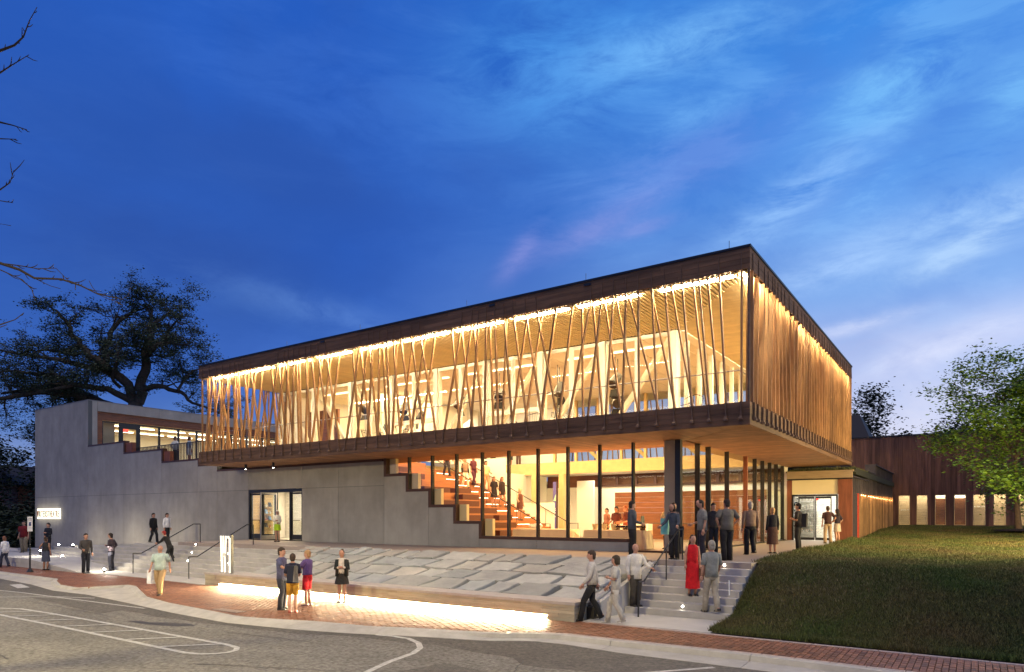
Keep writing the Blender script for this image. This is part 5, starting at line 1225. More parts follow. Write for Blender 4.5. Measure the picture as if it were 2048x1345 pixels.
for x, y, h, r_, sp, lb, sd_ in [(-10.5,92,15.0,.4,4.0,'dark tree crown just right of the batten storey above the tower roof',21),(-2,95,11.5,.35,4.2,'low dark round tree behind the timber wing, left of the bright tree',22),(5,98,12.5,.35,4.4,'dark tree behind the timber wing, hidden partly by the bright tree',23),(12,88,19,.45,5,'tall dark tree at the right edge behind the timber wing',24),(-18,96,10,.3,4,'dark tree mostly hidden behind the batten storey',25)]:
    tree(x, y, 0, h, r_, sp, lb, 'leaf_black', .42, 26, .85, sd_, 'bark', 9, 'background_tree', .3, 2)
for x, y, h, sp, lb, sd_ in [(-84,25,9,4.2,'black leafy tree at the far left edge behind the street',31),(-90,38,14,5,'dark tree at the left edge reaching above the others against the blue sky',32),(-78,33,8.5,3.6,'low dark tree touching the left end of the concrete wall',33),(-100,30,13,5,'dark tree mass at the left margin of the view',34)]:
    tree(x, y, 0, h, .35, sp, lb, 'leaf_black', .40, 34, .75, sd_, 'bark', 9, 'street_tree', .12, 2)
def hedge(name, x0, x1, y0, y1, z1, n, label):
    p = np.stack([rg.uniform(x0,x1,n), rg.uniform(y0,y1,n), rg.uniform(0,1,n)**.7],1); p[:,2] *= z1*(.72+.2*np.sin(p[:,0]*.8)+.12*np.sin(p[:,0]*2.3+p[:,1]))
    return leafmesh(name, p, .5, M['leaf_black'], None, 'stuff')
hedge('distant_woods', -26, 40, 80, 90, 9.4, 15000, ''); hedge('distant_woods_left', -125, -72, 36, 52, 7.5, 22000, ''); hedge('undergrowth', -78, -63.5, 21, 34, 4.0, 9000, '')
# bare twigs of a street tree standing left of the view
bt = thing('bare_tree', 'leafless street tree whose bare twigs reach in from the left edge of the sky', 'tree', (-15.6, .6, -.13))
mb = MB(); mb.tube([(-15.6,.6,-.13),(-15.5,.7,2.5),(-15.3,.9,5.5),(-15.2,1.0,8.6)], [.24,.2,.16,.07], 9, cap=False)
def NP(u, v, D=9.6): x = (u-1024)/1360*D; return RT*x+FWD*D+Vector((0,0,H+(1032-v)*D/1360))
twigs = [([(-420,330),(-200,180),(0,102),(29,91),(47,74),(59,42),(74,15)],.05),([(-300,250),(-120,190),(0,146),(25,130),(58,110)],.04),([(-420,420),(-180,260),(0,245),(25,251),(54,260)],.045),([(-250,350),(-100,290),(0,278),(33,279)],.035),([(-300,480),(-90,410),(0,380),(20,366),(28,341)],.035),([(-90,410),(0,402),(26,406)],.02),([(-420,620),(-200,520),(0,527),(39,540),(69,557),(123,559),(162,572),(196,589),(245,599),(256,592),(262,574)],.05),([(0,527),(40,532),(75,538),(112,537),(135,560),(162,572)],.018),([(0,540),(45,560),(67,583)],.016),([(69,557),(100,572),(121,578)],.012),([(0,650),(30,640),(48,626)],.02),([(-200,560),(-60,590),(0,448),(22,452)],.02),([(-300,640),(-100,665),(0,655),(14,650)],.03),([(196,589),(215,598),(240,606)],.009),([(178,562),(185,575),(196,589)],.008)]
Rn = random.Random(9)
for pts, r_ in twigs:
    P = [NP(u, v, 9.6+.002*u) for u, v in pts]; n = len(P)
    mb.tube(P, [max(.0045, r_*(1-i/(n-.4))*.55) for i in range(n)], 5)
    for i in range(1, n):
        for t in (.3,.6,.85):
            q = P[i-1].lerp(P[i], t)
            if (P[i]-P[i-1]).length > .15 and Rn.random() < .8:
                d_ = (P[i]-P[i-1]).normalized()+Vector((Rn.uniform(-.9,.9),Rn.uniform(-.9,.9),Rn.uniform(-.9,.9))); L_ = Rn.uniform(.04,.11); mb.tube([q, q+d_*L_*.6, q+d_*L_+Vector((0,0,.02))], [.007,.006,.003], 4)
for z_, u_, v_ in ((3.6,-420,620),(4.6,-420,420),(5.6,-420,330),(3.9,-300,640),(5.2,-300,480),(5.5,-300,250)): mb.tube([(-15.4,.8,z_),tuple(NP(u_, v_, 9.2))], [.09,.045], 6)
mb.build('trunk', M['bark3'], bt, smooth=True)
# ---------------------------------------------------------------- people
ARM = {'down':((.030,-.012,-.165),(.036,.022,-.300)),'fwd':((.030,.035,-.160),(.028,.120,-.270)),'back':((.035,-.070,-.150),(.040,-.085,-.290)),
 'phone':((.035,.000,-.160),(-.060,.115,-.130)),'cross':((.040,.020,-.150),(-.085,.110,-.130)),'rail':((.050,.060,-.130),(.075,.175,-.190)),
 'hip':((.090,-.030,-.130),(.010,.035,-.235)),'hold':((.035,.010,-.165),(.000,.135,-.200)),'reach':((.040,.080,-.110),(.020,.200,-.150)),'raise':((.07,.06,-.06),(.03,.10,.06)),'lean':((.04,.06,-.14),(.0,.16,-.17))}
def hand(mb, w_, d, side, s):
    d = Vector(d).normalized(); x = d.cross(Vector((0,1,0)) if abs(d.y) < .9 else Vector((0,0,1))).normalized(); y = x.cross(d)
    c_ = w_+d*.028*s; mb.tube([w_-d*.01*s, w_+d*.02*s, w_+d*.05*s], [.0165*s,.024*s,.022*s], 6)
    b = w_+d*.047*s
    for i, l in enumerate((.036,.043,.040,.031)):
        p = b+y*((i-1.5)*.0115*s); q = p+d*l*.55*s+x*.004*s*side; mb.tube([p, q, q+d*l*.45*s+x*.010*s*side], [.0062*s,.0058*s,.0045*s], 4)
    p = w_+d*.018*s-y*.018*s; mb.tube([p, p+d*.02*s-y*.016*s, p+d*.038*s-y*.018*s], [.0075*s,.0068*s,.005*s], 4)
def rings(mb, R_, n=14, m=0, fold=0, nf=9, cap=True, wob=0):
    vs = []
    for k, (z, rx, ry, ox, oy) in enumerate(R_):
        for j in range(n):
            a = 2*math.pi*j/n; f = 1+fold*(k/(len(R_)-1))*math.sin(a*nf+k*.5)+wob*math.sin(a*3+k*1.7)
            vs.append((ox+rx*math.cos(a)*f, oy+ry*math.sin(a)*f, z))
    k = len(R_); fs = [(i*n+(j+1) % n, i*n+j, (i+1)*n+j, (i+1)*n+(j+1) % n) if R_[-1][0] < R_[0][0] else (i*n+j, i*n+(j+1) % n, (i+1)*n+(j+1) % n, (i+1)*n+j) for i in range(k-1) for j in range(n)]
    if cap: fs += [tuple(range(n-1,-1,-1)), tuple(range((k-1)*n, k*n))]
    mb.add(vs, fs, m)
EYE = cmat((.01,.008,.007), .3); LIP = cmat((.25,.07,.05), .6)
def person(x, y, z, yaw, h, label, top=None, bot=None, hair=((.03,.02,.015),'short'), skin='A', legs='stand', al='down', ar='down', w_=1.0, fem=False, shoe=(.02,.015,.012), lean=0, head=0, step=.13, group=None, extra=None, foot_dz=(0,0)):
    t = thing('person', label, 'person', (0,0,0), 0, group); SK = [M['skin'+skin], EYE, LIP]
    mats_ = lambda c_: cmat(c_)
    G = []   # (name, MB, mats)
    sw = (.088 if fem else .101)*w_; hw = (.088 if fem else .084)*w_
    ly = lambda zz: lean*max(0, zz-.5)   # forward lean of the trunk
    # legs
    feet = []
    for s, k in ((-1, 0), (1, 1)):
        hp = Vector((s*.048*w_, 0, .50)); fy = 0; fz = foot_dz[k]
        if legs == 'walk': fy = step if k == 0 else -step*.8; fz += 0 if k == 0 else .025
        if legs == 'walk2': fy = -step*.8 if k == 0 else step; fz += .025 if k == 0 else 0
        if legs == 'apart': fy = .02*s
        an = Vector((s*(.050+(.025 if legs == 'apart' else .0)), fy-.01, .045+fz)); kn = (hp+an)/2+Vector((0, .022+(.03 if fy < 0 else .012 if fy > 0 else 0)+fz*.4, .012))
        feet.append((hp, kn, an, fz))
    bare = bot is None or bot[0] in ('skirt','dress','shorts')
    body = MB()
    for hp, kn, an, fz in feet:
        body.tube([hp, hp.lerp(kn,.5), kn, kn.lerp(an,.35)+Vector((0,-.008,0)), an], [.050*w_,.044*w_,.031*w_,.033*w_,.020], 8)
        tilt = .03 if fz > .02 else 0
        body.hexa([(an.x-.020,an.y-.030,fz+.004+tilt),(an.x+.020,an.y-.030,fz+.004+tilt),(an.x+.027,an.y+.095,fz+.002),(an.x-.027,an.y+.095,fz+.002),(an.x-.017,an.y-.022,fz+.05+tilt*.6),(an.x+.017,an.y-.022,fz+.05+tilt*.6),(an.x+.020,an.y+.088,fz+.016),(an.x-.020,an.y+.088,fz+.016)])
    tor = [(.46,hw*.7,.048,0,0),(.50,hw,.062*w_,0,0),(.54,hw*.98,.062*w_,0,0),(.60,(.070 if fem else .080)*w_,.053*w_,0,0),(.67,.082*w_,.058*w_,0,0),(.735,sw*.92,.066*w_,0,.002),(.79,sw*1.0,.058*w_,0,0),(.822,sw*.82,.044,0,0),(.838,.045,.034,0,0),(.865,.031,.032,0,.002),(.882,.034,.044,0,.012),(.90,.041,.054,0,.010),(.925,.045,.058,0,.006),(.955,.045,.058,0,.002),(.98,.035,.046,0,0),(.995,.016,.022,0,-.002),(1.0,.003,.004,0,-.002)]
    hd = lambda zz: (-head*max(0, zz-.85))
    tor = [(a, b, c_, d, e+ly(a)-hd(a)) for a, b, c_, d, e in tor]
    rings(body, tor, 12)
    hy = ly(.93)+head*.08
    body.hexa([(-.006,.056+hy,.918),(.006,.056+hy,.918),(.006,.060+hy,.918),(-.006,.060+hy,.918),(-.004,.056+hy,.938),(.004,.056+hy,.938),(.003,.060+hy,.938),(-.003,.060+hy,.938)] ) if False else body.add([(-.009,.058+hy,.914),(.009,.058+hy,.914),(0,.076+hy,.917),(0,.058+hy,.944)],[(0,1,2),(0,2,3),(1,3,2)])
    for s in (-1,1):
        body.hexa([(s*.043,-.004+hy,.915),(s*.050,-.008+hy,.917),(s*.050,.006+hy,.917),(s*.043,.008+hy,.915),(s*.043,-.008+hy,.943),(s*.053,-.012+hy,.941),(s*.052,.004+hy,.941),(s*.043,.008+hy,.943)])
        body.box(s*.018-.006,s*.018+.006,.056+hy,.0605+hy,.934,.941,1)
    body.box(-.012,.012,.0555+hy,.062+hy,.900,.904,2)
    arms = []
    for s, P in ((-1, al), (1, ar)):
        e, q = ARM[P]; sh = Vector((s*sw*.96, ly(.80), .803)); el_ = sh+Vector((s*e[0], e[1], e[2])); wr = sh+Vector((s*q[0], q[1], q[2])); arms.append((sh, el_, wr))
        body.tube([sh+Vector((-s*.02,0,.0)), sh, sh.lerp(el_,.5), el_, el_.lerp(wr,.4), wr], [.02,.029*w_,.026*w_,.020,.020,.013], 8)
        hand(body, wr, wr-el_, s, 1)
    G.append(('body', body, SK))
    if bot and bot[0] in ('trousers','shorts'):
        m_ = MB(); rings(m_, [(.455,hw*.75,.052,0,0),(.50,hw*1.08,.070*w_,0,0),(.55,hw*1.05,.068*w_,0,0),(.605,.083*w_,.062*w_,0,ly(.605))], 12)
        for hp, kn, an, fz in feet:
            if bot[0] == 'shorts': m_.tube([hp, hp.lerp(kn,.5), hp.lerp(kn,.92)], [.058*w_,.054*w_,.052*w_], 8)
            else: m_.tube([hp, hp.lerp(kn,.5), kn, kn.lerp(an,.4)+Vector((0,-.006,0)), an+Vector((0,.004,-.032))], [.057*w_,.052*w_,.044*w_,.042*w_,.040*w_], 9)
        G.append((bot[0], m_, cmat(bot[1])))
    if bot and bot[0] in ('skirt','dress'):
        m_ = MB(); L = bot[2]; fl = bot[3] if len(bot) > 3 else 1.25; z1 = .62-L
        rings(m_, [(.625,.074*w_,.060*w_,0,ly(.62)),(.57,hw*1.08,.072*w_,0,0),(.50,hw*1.18,.080*w_,0,0)]+[(.50-(.50-z1)*q,hw*(1.18+(fl-1)*q),.080*w_*(1+(fl-1)*q),0,0) for q in (.35,.7,1)], 24, fold=.055, nf=6, cap=False)
        G.append((bot[0], m_, cmat(bot[1])))
    if top:
        m_ = MB(); hem = top[2] if len(top) > 2 else .52
        rr = [(hem,hw*1.14,.076*w_,0,ly(hem)),(.60,.090*w_,.070*w_,0,ly(.6)),(.67,.094*w_,.070*w_,0,ly(.67)),(.735,sw*1.02,.076*w_,0,ly(.735)+.002),(.79,sw*1.09,.066*w_,0,ly(.79)),(.826,sw*.86,.050,0,ly(.826)),(.845,.048,.040,0,ly(.845))]
        rings(m_, rr, 14, wob=.02)
        if top[1] != 'none':
            for s, (sh, el_, wr) in zip((-1,1), arms):
                if top[1] == 'long': m_.tube([sh+Vector((-s*.03,0,.004)), sh, sh.lerp(el_,.5), el_, el_.lerp(wr,.5), el_.lerp(wr,.95)], [.03,.038*w_,.034*w_,.029*w_,.026,.021], 8)
                else: m_.tube([sh+Vector((-s*.03,0,.004)), sh, sh.lerp(el_,.5), sh.lerp(el_,.85)], [.03,.040*w_,.038*w_,.037*w_], 8)
        G.append(('top', m_, cmat(top[0])))
    hc, hs = hair
    if hs != 'bald':
        m_ = MB(); o_ = hy
        rings(m_, [(.928,.0465,.048,0,-.012+o_),(.945,.0495,.060,0,-.006+o_),(.965,.0485,.061,0,-.002+o_),(.988,.038,.050,0,-.002+o_),(1.004,.018,.026,0,-.004+o_),(1.010,.003,.004,0,-.004+o_)], 12)
        rings(m_, [(.872,.030,.020,0,-.030+o_),(.90,.042,.032,0,-.028+o_),(.95,.047,.044,0,-.016+o_)], 10)
        if hs == 'long': rings(m_, [(.795,.052,.020,0,-.052+ly(.8)),(.84,.060,.032,0,-.042+o_*.6),(.89,.056,.042,0,-.026+o_),(.95,.051,.050,0,-.014+o_)], 12, wob=.05)
        if hs == 'bob': rings(m_, [(.866,.052,.036,0,-.022+o_),(.90,.060,.048,0,-.014+o_),(.95,.056,.056,0,-.008+o_),(.985,.044,.052,0,-.003+o_)], 12, wob=.04)
        if hs == 'bun': rings(m_, [(.975,.020,.020,0,-.055+o_),(.990,.030,.028,0,-.05+o_),(1.012,.024,.022,0,-.045+o_)], 8)
        G.append(('hair', m_, cmat(hc)))
    if shoe:
        m_ = MB()
        for hp, kn, an, fz in feet:
            tl = .03 if fz > .02 else 0
            m_.hexa([(an.x-.023,an.y-.036,fz+tl),(an.x+.023,an.y-.036,fz+tl),(an.x+.031,an.y+.104,fz-.001),(an.x-.031,an.y+.104,fz-.001),(an.x-.021,an.y-.030,fz+.044+tl*.5),(an.x+.021,an.y-.030,fz+.044+tl*.5),(an.x+.022,an.y+.094,fz+.022),(an.x-.022,an.y+.094,fz+.022)])
        G.append(('shoes', m_, cmat(shoe, .4)))
    if extra: G += extra(arms, ly, hy)
    for nm, m_, mt in G:
        me = MB(); me.v = [(p[0]*h, p[1]*h, p[2]*h) for p in m_.v]; me.f = m_.f; me.m = m_.m
        mk(nm, me.mesh(nm, mt, smooth=True), t)
    t.location = (x, y, z); t.rotation_euler = (0, 0, R(yaw-90))
    t['arms'] = 0; del t['arms']; return t, arms
def at(x, y, z, yaw, h, p):     # a point given in a person's local frame -> world
    a = R(yaw-90); p = Vector(p)*h; return Vector((x+p.x*math.cos(a)-p.y*math.sin(a), y+p.x*math.sin(a)+p.y*math.cos(a), z+p.z))
def bag(name, label, pos, sx, sy, sz, col, strap=None, cat='bag'):
    t = thing(name, label, cat, tuple(pos)); p = Vector(pos)
    MB().hexa([p+Vector(q) for q in ((-sx*.42,-sy/2,-sz),(sx*.42,-sy/2,-sz),(sx*.42,sy/2,-sz),(-sx*.42,sy/2,-sz),(-sx*.5,-sy*.35,0),(sx*.5,-sy*.35,0),(sx*.5,sy*.35,0),(-sx*.5,sy*.35,0))]).build('body', cmat(col, .6), t)
    st = strap or .12; MB().tube([p+Vector((-sx*.3,0,-.01)),p+Vector((-sx*.15,0,st)),p+Vector((sx*.15,0,st)),p+Vector((sx*.3,0,-.01))], .008, 4).build('strap', cmat(tuple(c_*.7 for c_ in col), .6), t); return t
FC = -52; AW = 128   # yaw towards / away from the camera, roughly
# street, left to right
person(-44.6,14.15,0,30,1.70,'dark-clothed person at the very left edge of the brick pavement',((.02,.02,.025),'long'),('trousers',(.02,.02,.025)),legs='walk')
person(-41.4,14.2,0,200,1.60,'woman in a loose white blouse and navy leggings looking at her hand, far left',((.72,.70,.70),'long',.46),('trousers',(.03,.035,.06)),((.16,.07,.04),'bob'),legs='walk',al='phone',ar='down',fem=True,head=.3)
person(-37.6,14.6,0,AW,1.62,'bare-shouldered woman in a black top and slate skirt just behind the parking sign post',((.015,.015,.018),'none'),('dress',(.05,.055,.085),.36,1.2),((.05,.03,.02),'bun'),skin='B',al='hip',ar='down',fem=True)
person(-47.3,17.2,.45,-60,1.90,'heavy man in a dark red shirt standing on the ramp at the left',((.16,.008,.010),'short',.48),('trousers',(.22,.17,.11)),((.03,.02,.02),'short'),w_=1.3,al='down',ar='down')
person(-45.0,17.6,.46,-70,1.78,'man in a black jacket right of the man in red on the ramp',((.012,.012,.018),'long'),('trousers',(.01,.01,.012)),al='phone',ar='hip')
person(-34.15,14.9,0,-10,1.84,'slim man in a dark grey shirt and black trousers standing left of the landing',((.055,.048,.045),'long'),('trousers',(.012,.012,.018)),al='down',ar='hold')
person(-34.3,16.1,.004,215,1.82,'man in a dark plum shirt and black trousers standing on the landing by the steps',((.05,.035,.045),'long'),('trousers',(.012,.012,.022)),al='phone',ar='hip',head=.3)
person(-39.0,20.6,1.09,15,1.72,'man in a black suit walking up along the concrete wall',((.010,.010,.012),'long',.46),('trousers',(.010,.010,.012)),legs='walk')
person(-38.1,20.9,1.11,15,1.70,'man in a white shirt and black trousers walking beside the man in the black suit',((.78,.76,.74),'long'),('trousers',(.012,.012,.012)),legs='walk2')
person(-31.4,17.4,.33,205,1.62,'woman in a black coat and red cap bending forward on the left steps',((.014,.012,.012),'long',.44),('trousers',(.02,.02,.02)),((.30,.03,.025),'short'),lean=.5,al='reach',ar='down',fem=True,legs='walk')
t_, ar_ = person(-22.75,12.25,0,FC,1.66,'stout balding man in a mint shirt and khaki trousers walking on the brick pavement',((.42,.50,.44),'short',.50),('trousers',(.36,.23,.11)),((.4,.36,.32),'bald'),skin='A',legs='walk',al='back',ar='fwd',w_=1.18)
bag('shopping_bag','white plastic bag carried by the stout man in the mint shirt',at(-22.75,12.25,0,FC,1.66,(.19,-.03,.50)),.30,.18,.46,(.72,.70,.68))
person(-29.6,22.0,T,FC-8,1.62,'white-haired woman in a lime green dress coming out of the glazed side door',((.72,.66,.52),'long',.55),('dress',(.42,.62,.02),.26,1.15),((.72,.66,.55),'bob'),al='hold',ar='cross',fem=True)
person(-29.3,24.3,T,-30,1.60,'woman in a turquoise skirt standing inside the vestibule',((.16,.10,.12),'short'),('skirt',(.05,.42,.58),.24,1.3),((.12,.05,.03),'long'),fem=True)
person(-28.75-.4,23.75,T,150,1.60,'woman in a black skirt facing away inside the vestibule door',((.55,.35,.28),'none'),('skirt',(.02,.02,.02),.20,1.1),((.06,.03,.02),'bun'),fem=True)
person(-16.3,12.25,0,25,1.76,'man in a slate blue shirt turned towards the woman in red shorts',((.075,.075,.14),'short',.48),('trousers',(.025,.025,.035)),((.04,.025,.015),'short'),al='down',ar='reach',legs='apart')
person(-15.55,12.05,0,140,1.62,'woman in mustard shorts with a dark backpack beside the man in slate blue',((.015,.015,.035),'short',.50),('shorts',(.42,.20,.015)),((.05,.03,.02),'short'),al='hold',ar='hold',fem=True,shoe=(.35,.08,.06))
bag('backpack','black backpack on the woman in mustard shorts',at(-15.55,12.05,0,140,1.62,(0,-.10,.80)),.30,.18,.44,(.012,.012,.02),.05,'backpack')
person(-16.35,13.2,0,200,1.64,'woman in a violet-blue top and bright red shorts facing the man in slate blue',((.12,.07,.20),'short',.56),('shorts',(.55,.015,.02)),((.38,.22,.10),'short'),al='reach',ar='cross',fem=True,w_=1.08,shoe=(.3,.15,.12))
WP = (-16.1,14.3,0,FC,1.62)
person(*WP,'woman in a black cardigan and sequinned black skirt looking at her phone before the bench',((.58,.50,.42),'long',.55),('skirt',(.015,.014,.014),.27,1.35),((.03,.018,.012),'bun'),al='phone',ar='phone',fem=True,head=.35,
  extra=lambda arms, ly, hy: [('cardigan', (lambda m_: ([m_.tube([sh, sh.lerp(e,.5), e, e.lerp(q,.6)], [.042,.038,.036,.034], 8) for sh, e, q in arms], [m_.hexa([(s*.05,-.07,.50),(s*.115,-.06,.50),(s*.115,.06,.50),(s*.06,.085,.50),(s*.04,-.06,.82),(s*.11,-.05,.82),(s*.11,.04,.82),(s*.055,.078,.82)]) for s in (-1,1)], m_)[2])(MB()), cmat((.008,.011,.011)))])
tag(MB().box(-.035,.035,-.006,.006,-.07,.07).build('phone', cmat((.6,.6,.6),.3)), 'pale phone held by the woman in the black cardigan', 'phone'); ph = bpy.data.objects['phone']; ph.location = at(*WP,(0,.125,.685)); ph.rotation_euler = (R(-35),0,R(FC-90))
person(-8.05,15.35,0,210,1.78,'man in a white shirt and black trousers striding left past the bench end',((.50,.47,.42),'long'),('trousers',(.014,.013,.014)),((.05,.03,.02),'short'),legs='walk',al='fwd',ar='back',step=.17)
person(-7.35,15.30,0,205,1.68,'woman in beige blouse and pale trousers striding behind the man in white shirt',((.52,.48,.40),'short',.44),('trousers',(.48,.44,.37)),((.05,.035,.02),'bob'),legs='walk2',al='cross',ar='fwd',fem=True,shoe=(.45,.42,.36))
MW = (-7.78,17.42,RISE,-30,1.72)
person(*MW,'bald man in an untucked white shirt coming down the right steps by the rail',((.66,.61,.54),'long',.44),('trousers',(.055,.045,.035)),((.3,.2,.15),'bald'),al='rail',ar='down',w_=1.12)
person(-6.35,17.95,RISE*3,FC-5,1.64,'woman with dark bobbed hair in a long bright red dress coming down the steps',((.55,.006,.012),'none',.55),('dress',(.55,.006,.012),.50,1.12),((.012,.008,.008),'long'),al='down',ar='down',fem=True,head=.25)
bag('handbag','brown handbag hanging from the arm of the woman in the red dress',at(-6.35,17.95,RISE*3,FC-5,1.64,(-.15,.02,.48)),.30,.13,.34,(.12,.05,.03))
person(-5.60,17.25,RISE,AW,1.86,'tall man in a pale grey shirt climbing the right side of the steps',((.22,.225,.21),'short',.50),('trousers',(.36,.31,.24)),((.3,.27,.22),'short'),legs='walk',al='down',ar='fwd')
tag(MB().tube([(-5.25,17.55,1.0),(-5.24,17.55,.62)], .016, 6).build('umbrella', cmat((.75,.75,.72),.4)), 'short white folded umbrella in the hand of the man in the pale grey shirt', 'umbrella')
# terrace: several top colours are darkened to stand in for shade
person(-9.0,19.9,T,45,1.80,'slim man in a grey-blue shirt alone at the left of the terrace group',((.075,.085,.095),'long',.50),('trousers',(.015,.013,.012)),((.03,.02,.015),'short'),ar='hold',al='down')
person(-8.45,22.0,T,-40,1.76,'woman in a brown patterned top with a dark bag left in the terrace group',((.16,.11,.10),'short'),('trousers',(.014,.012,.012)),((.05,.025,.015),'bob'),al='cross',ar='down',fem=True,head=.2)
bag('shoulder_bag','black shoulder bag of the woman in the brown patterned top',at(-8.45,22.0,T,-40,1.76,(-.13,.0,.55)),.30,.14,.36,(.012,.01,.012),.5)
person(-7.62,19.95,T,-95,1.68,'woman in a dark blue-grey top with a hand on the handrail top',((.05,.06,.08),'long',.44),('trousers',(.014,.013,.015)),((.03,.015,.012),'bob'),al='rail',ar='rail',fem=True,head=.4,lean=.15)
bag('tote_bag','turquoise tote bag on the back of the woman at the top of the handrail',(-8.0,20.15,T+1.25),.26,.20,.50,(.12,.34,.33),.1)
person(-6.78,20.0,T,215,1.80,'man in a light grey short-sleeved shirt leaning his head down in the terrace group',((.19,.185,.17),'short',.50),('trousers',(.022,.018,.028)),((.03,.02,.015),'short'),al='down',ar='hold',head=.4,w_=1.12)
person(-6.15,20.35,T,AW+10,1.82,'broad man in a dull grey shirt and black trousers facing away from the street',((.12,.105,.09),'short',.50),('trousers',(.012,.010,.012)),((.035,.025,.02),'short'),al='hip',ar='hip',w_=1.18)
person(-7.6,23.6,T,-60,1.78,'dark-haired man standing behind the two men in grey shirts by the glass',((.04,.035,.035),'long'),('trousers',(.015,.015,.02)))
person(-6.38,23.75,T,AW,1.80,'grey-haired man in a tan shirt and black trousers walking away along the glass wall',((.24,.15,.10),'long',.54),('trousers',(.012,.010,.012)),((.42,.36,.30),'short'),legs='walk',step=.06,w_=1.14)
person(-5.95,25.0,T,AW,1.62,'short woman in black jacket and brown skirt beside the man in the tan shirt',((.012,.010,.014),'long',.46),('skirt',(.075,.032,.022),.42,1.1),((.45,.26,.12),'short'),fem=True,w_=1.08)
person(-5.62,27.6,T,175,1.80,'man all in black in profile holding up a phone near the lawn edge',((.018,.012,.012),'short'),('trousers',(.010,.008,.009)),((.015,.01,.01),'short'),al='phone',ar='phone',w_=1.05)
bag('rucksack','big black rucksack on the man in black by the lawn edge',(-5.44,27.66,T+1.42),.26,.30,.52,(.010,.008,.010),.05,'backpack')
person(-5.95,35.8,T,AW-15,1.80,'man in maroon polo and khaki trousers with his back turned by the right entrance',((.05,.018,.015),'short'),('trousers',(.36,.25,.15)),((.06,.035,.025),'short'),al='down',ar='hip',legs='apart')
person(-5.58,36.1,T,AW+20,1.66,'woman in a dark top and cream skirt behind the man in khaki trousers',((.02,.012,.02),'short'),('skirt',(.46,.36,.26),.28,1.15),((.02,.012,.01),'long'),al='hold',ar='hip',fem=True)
# roof terrace at the left
person(-43.3,24.3,5.99,100,1.86,'man in a white shirt leaning on the roof terrace railing with his back turned',((.62,.60,.52),'long'),('trousers',(.05,.045,.04)),((.10,.06,.04),'short'),al='hip',ar='hip')
person(-42.15,24.6,5.99,85,1.80,'woman in a pale blue blouse and white skirt at the roof terrace railing',((.30,.38,.48),'short'),('skirt',(.62,.58,.55),.28,1.1),((.08,.035,.025),'bob'),fem=True,al='hip',ar='down')
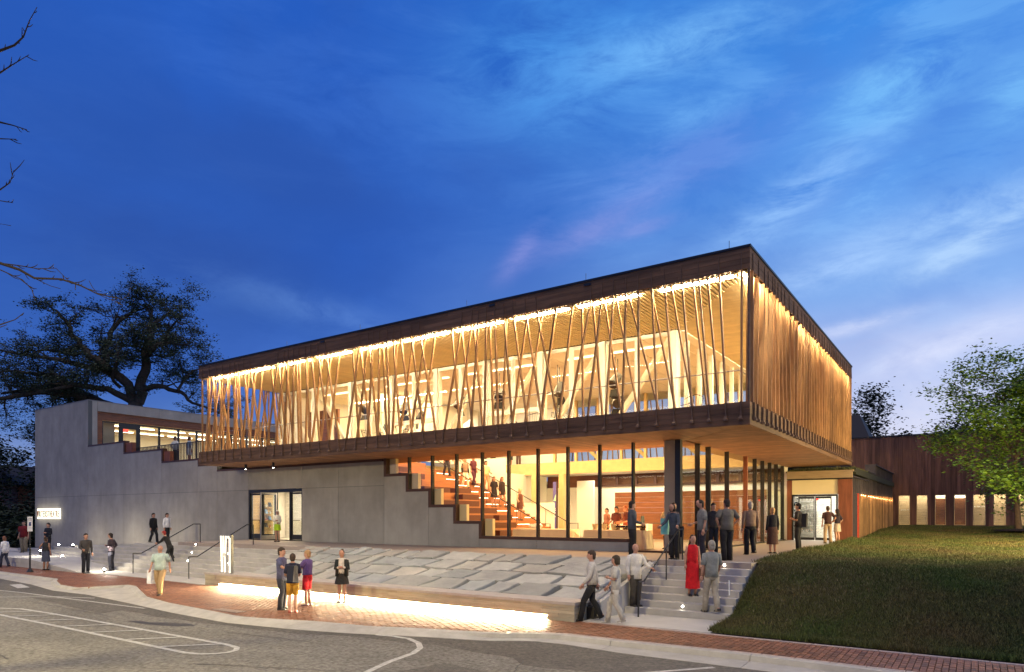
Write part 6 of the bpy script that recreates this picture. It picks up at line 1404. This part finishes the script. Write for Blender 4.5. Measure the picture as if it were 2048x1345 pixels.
# inside the lobby
def zst(x): return T+.1815*max(0, math.ceil((-18.6-x)/.35+.001))
for x, y, yaw, h, lb, kw in [
 (-25.38,30.4,-20,1.72,'woman in a dark red top highest on the lobby stair',dict(top=((.16,.02,.02),'short'),bot=('trousers',(.03,.02,.02)),fem=True,legs='walk')),
 (-25.64,31.6,-30,1.74,'man in tan clothes near the top of the lobby stair',dict(top=((.50,.30,.16),'short'),bot=('trousers',(.40,.26,.15)),legs='walk2')),
 (-24.09,30.5,-20,1.72,'woman in white trousers and a black jacket coming down the lobby stair',dict(top=((.30,.18,.12),'short'),bot=('trousers',(.74,.66,.52)),fem=True,legs='walk',hair=((.6,.38,.18),'bob'),extra=lambda arms, ly, hy: [('jacket', (lambda m_: ([m_.tube([sh, e, q], [.040,.036,.03], 8) for sh, e, q in arms], m_)[1])(MB()), cmat((.012,.01,.01)))])),
 (-24.33,31.6,-15,1.76,'woman in a maroon dress behind the one in white trousers on the stair',dict(top=((.10,.02,.03),'short'),bot=('trousers',(.08,.015,.03)),fem=True,legs='walk2',hair=((.65,.33,.15),'bob'))),
 (-23.56,31.8,-20,1.80,'man in a cream shirt holding a glass halfway down the stair',dict(top=((.66,.50,.28),'short'),bot=('trousers',(.45,.22,.12)),al='hold',legs='walk')),
 (-21.98,30.4,-30,1.68,'woman in a black dress with long hair on the lower lobby stair',dict(top=((.02,.010,.010),'short'),bot=('dress',(.02,.010,.010),.30,1.2),fem=True,hair=((.12,.04,.02),'long'),al='hold')),
 (-22.0,31.2,-10,1.70,'woman in a dark wrap beside the long-haired woman on the stair',dict(top=((.03,.015,.012),'long'),bot=('skirt',(.025,.012,.01),.22,1.1),fem=True,hair=((.16,.06,.03),'long'),legs='walk')),
 (-20.46,30.7,-25,1.70,'woman in a dark shift dress stepping off the bottom of the lobby stair',dict(top=((.10,.035,.02),'none'),bot=('dress',(.09,.03,.018),.26,1.05),fem=True,hair=((.5,.3,.14),'bun'),ar='rail')),
 (-15.0,30.2,-120,1.70,'person with a reddish shirt between the lobby stair and the banner',dict(top=((.28,.12,.08),'short'),bot=('trousers',(.05,.03,.03)))),
 (-14.2,31.0,160,1.72,'person in a pale pink shirt standing by the white lobby wall',dict(top=((.52,.34,.28),'short'),bot=('trousers',(.06,.04,.03)))),
 (-12.95,27.0,-100,1.74,'dark-skinned bartender in black behind the buckets',dict(top=((.08,.02,.015),'short'),bot=('trousers',(.02,.01,.01)),skin='B',al='hold',ar='hold',hair=((.01,.006,.005),'short'))),
 (-12.3,26.6,-130,1.76,'red-haired bartender in a brown shirt pouring behind the glasses',dict(top=((.12,.03,.02),'short'),bot=('trousers',(.02,.01,.01)),al='hold',ar='hold',head=.3,hair=((.35,.10,.03),'short'))),
 (-10.2,25.9,150,1.78,'bald man in a leaf-patterned shirt inside at the right end of the bar table',dict(top=((.50,.36,.20),'short'),bot=('trousers',(.10,.05,.03)),hair=((.5,.35,.25),'bald'),al='hip'))]:
    kw2 = dict(kw); fl_ = zst(x) if y > 29.6 and x < -18.6 else T
    person(x, y, fl_, yaw, h, lb, **kw2)
for x, c1_, c2_, lb in [(-29.79,(.20,.03,.03),(.20,.03,.03),'person in a deep red dress at the left of the upper balcony'),(-28.33,(.06,.04,.04),(.05,.03,.03),'person in a grey-brown skirt on the upper balcony'),(-27.56,(.5,.3,.22),(.02,.015,.015),'person in a pale top on the upper balcony right of the timber post'),(-26.13,(.03,.03,.03),(.05,.045,.04),'person in charcoal in the middle of the upper balcony'),(-25.44,(.6,.58,.55),(.10,.05,.04),'person in a white shirt and brown trousers at the right of the upper balcony')]:
    person(x, 38.0, ZF1, -60 if x < -27 else 120, 1.74, lb, (c1_,'long'), ('trousers', c2_) if x > -25.6 else ('dress', c2_, .40, 1.1))
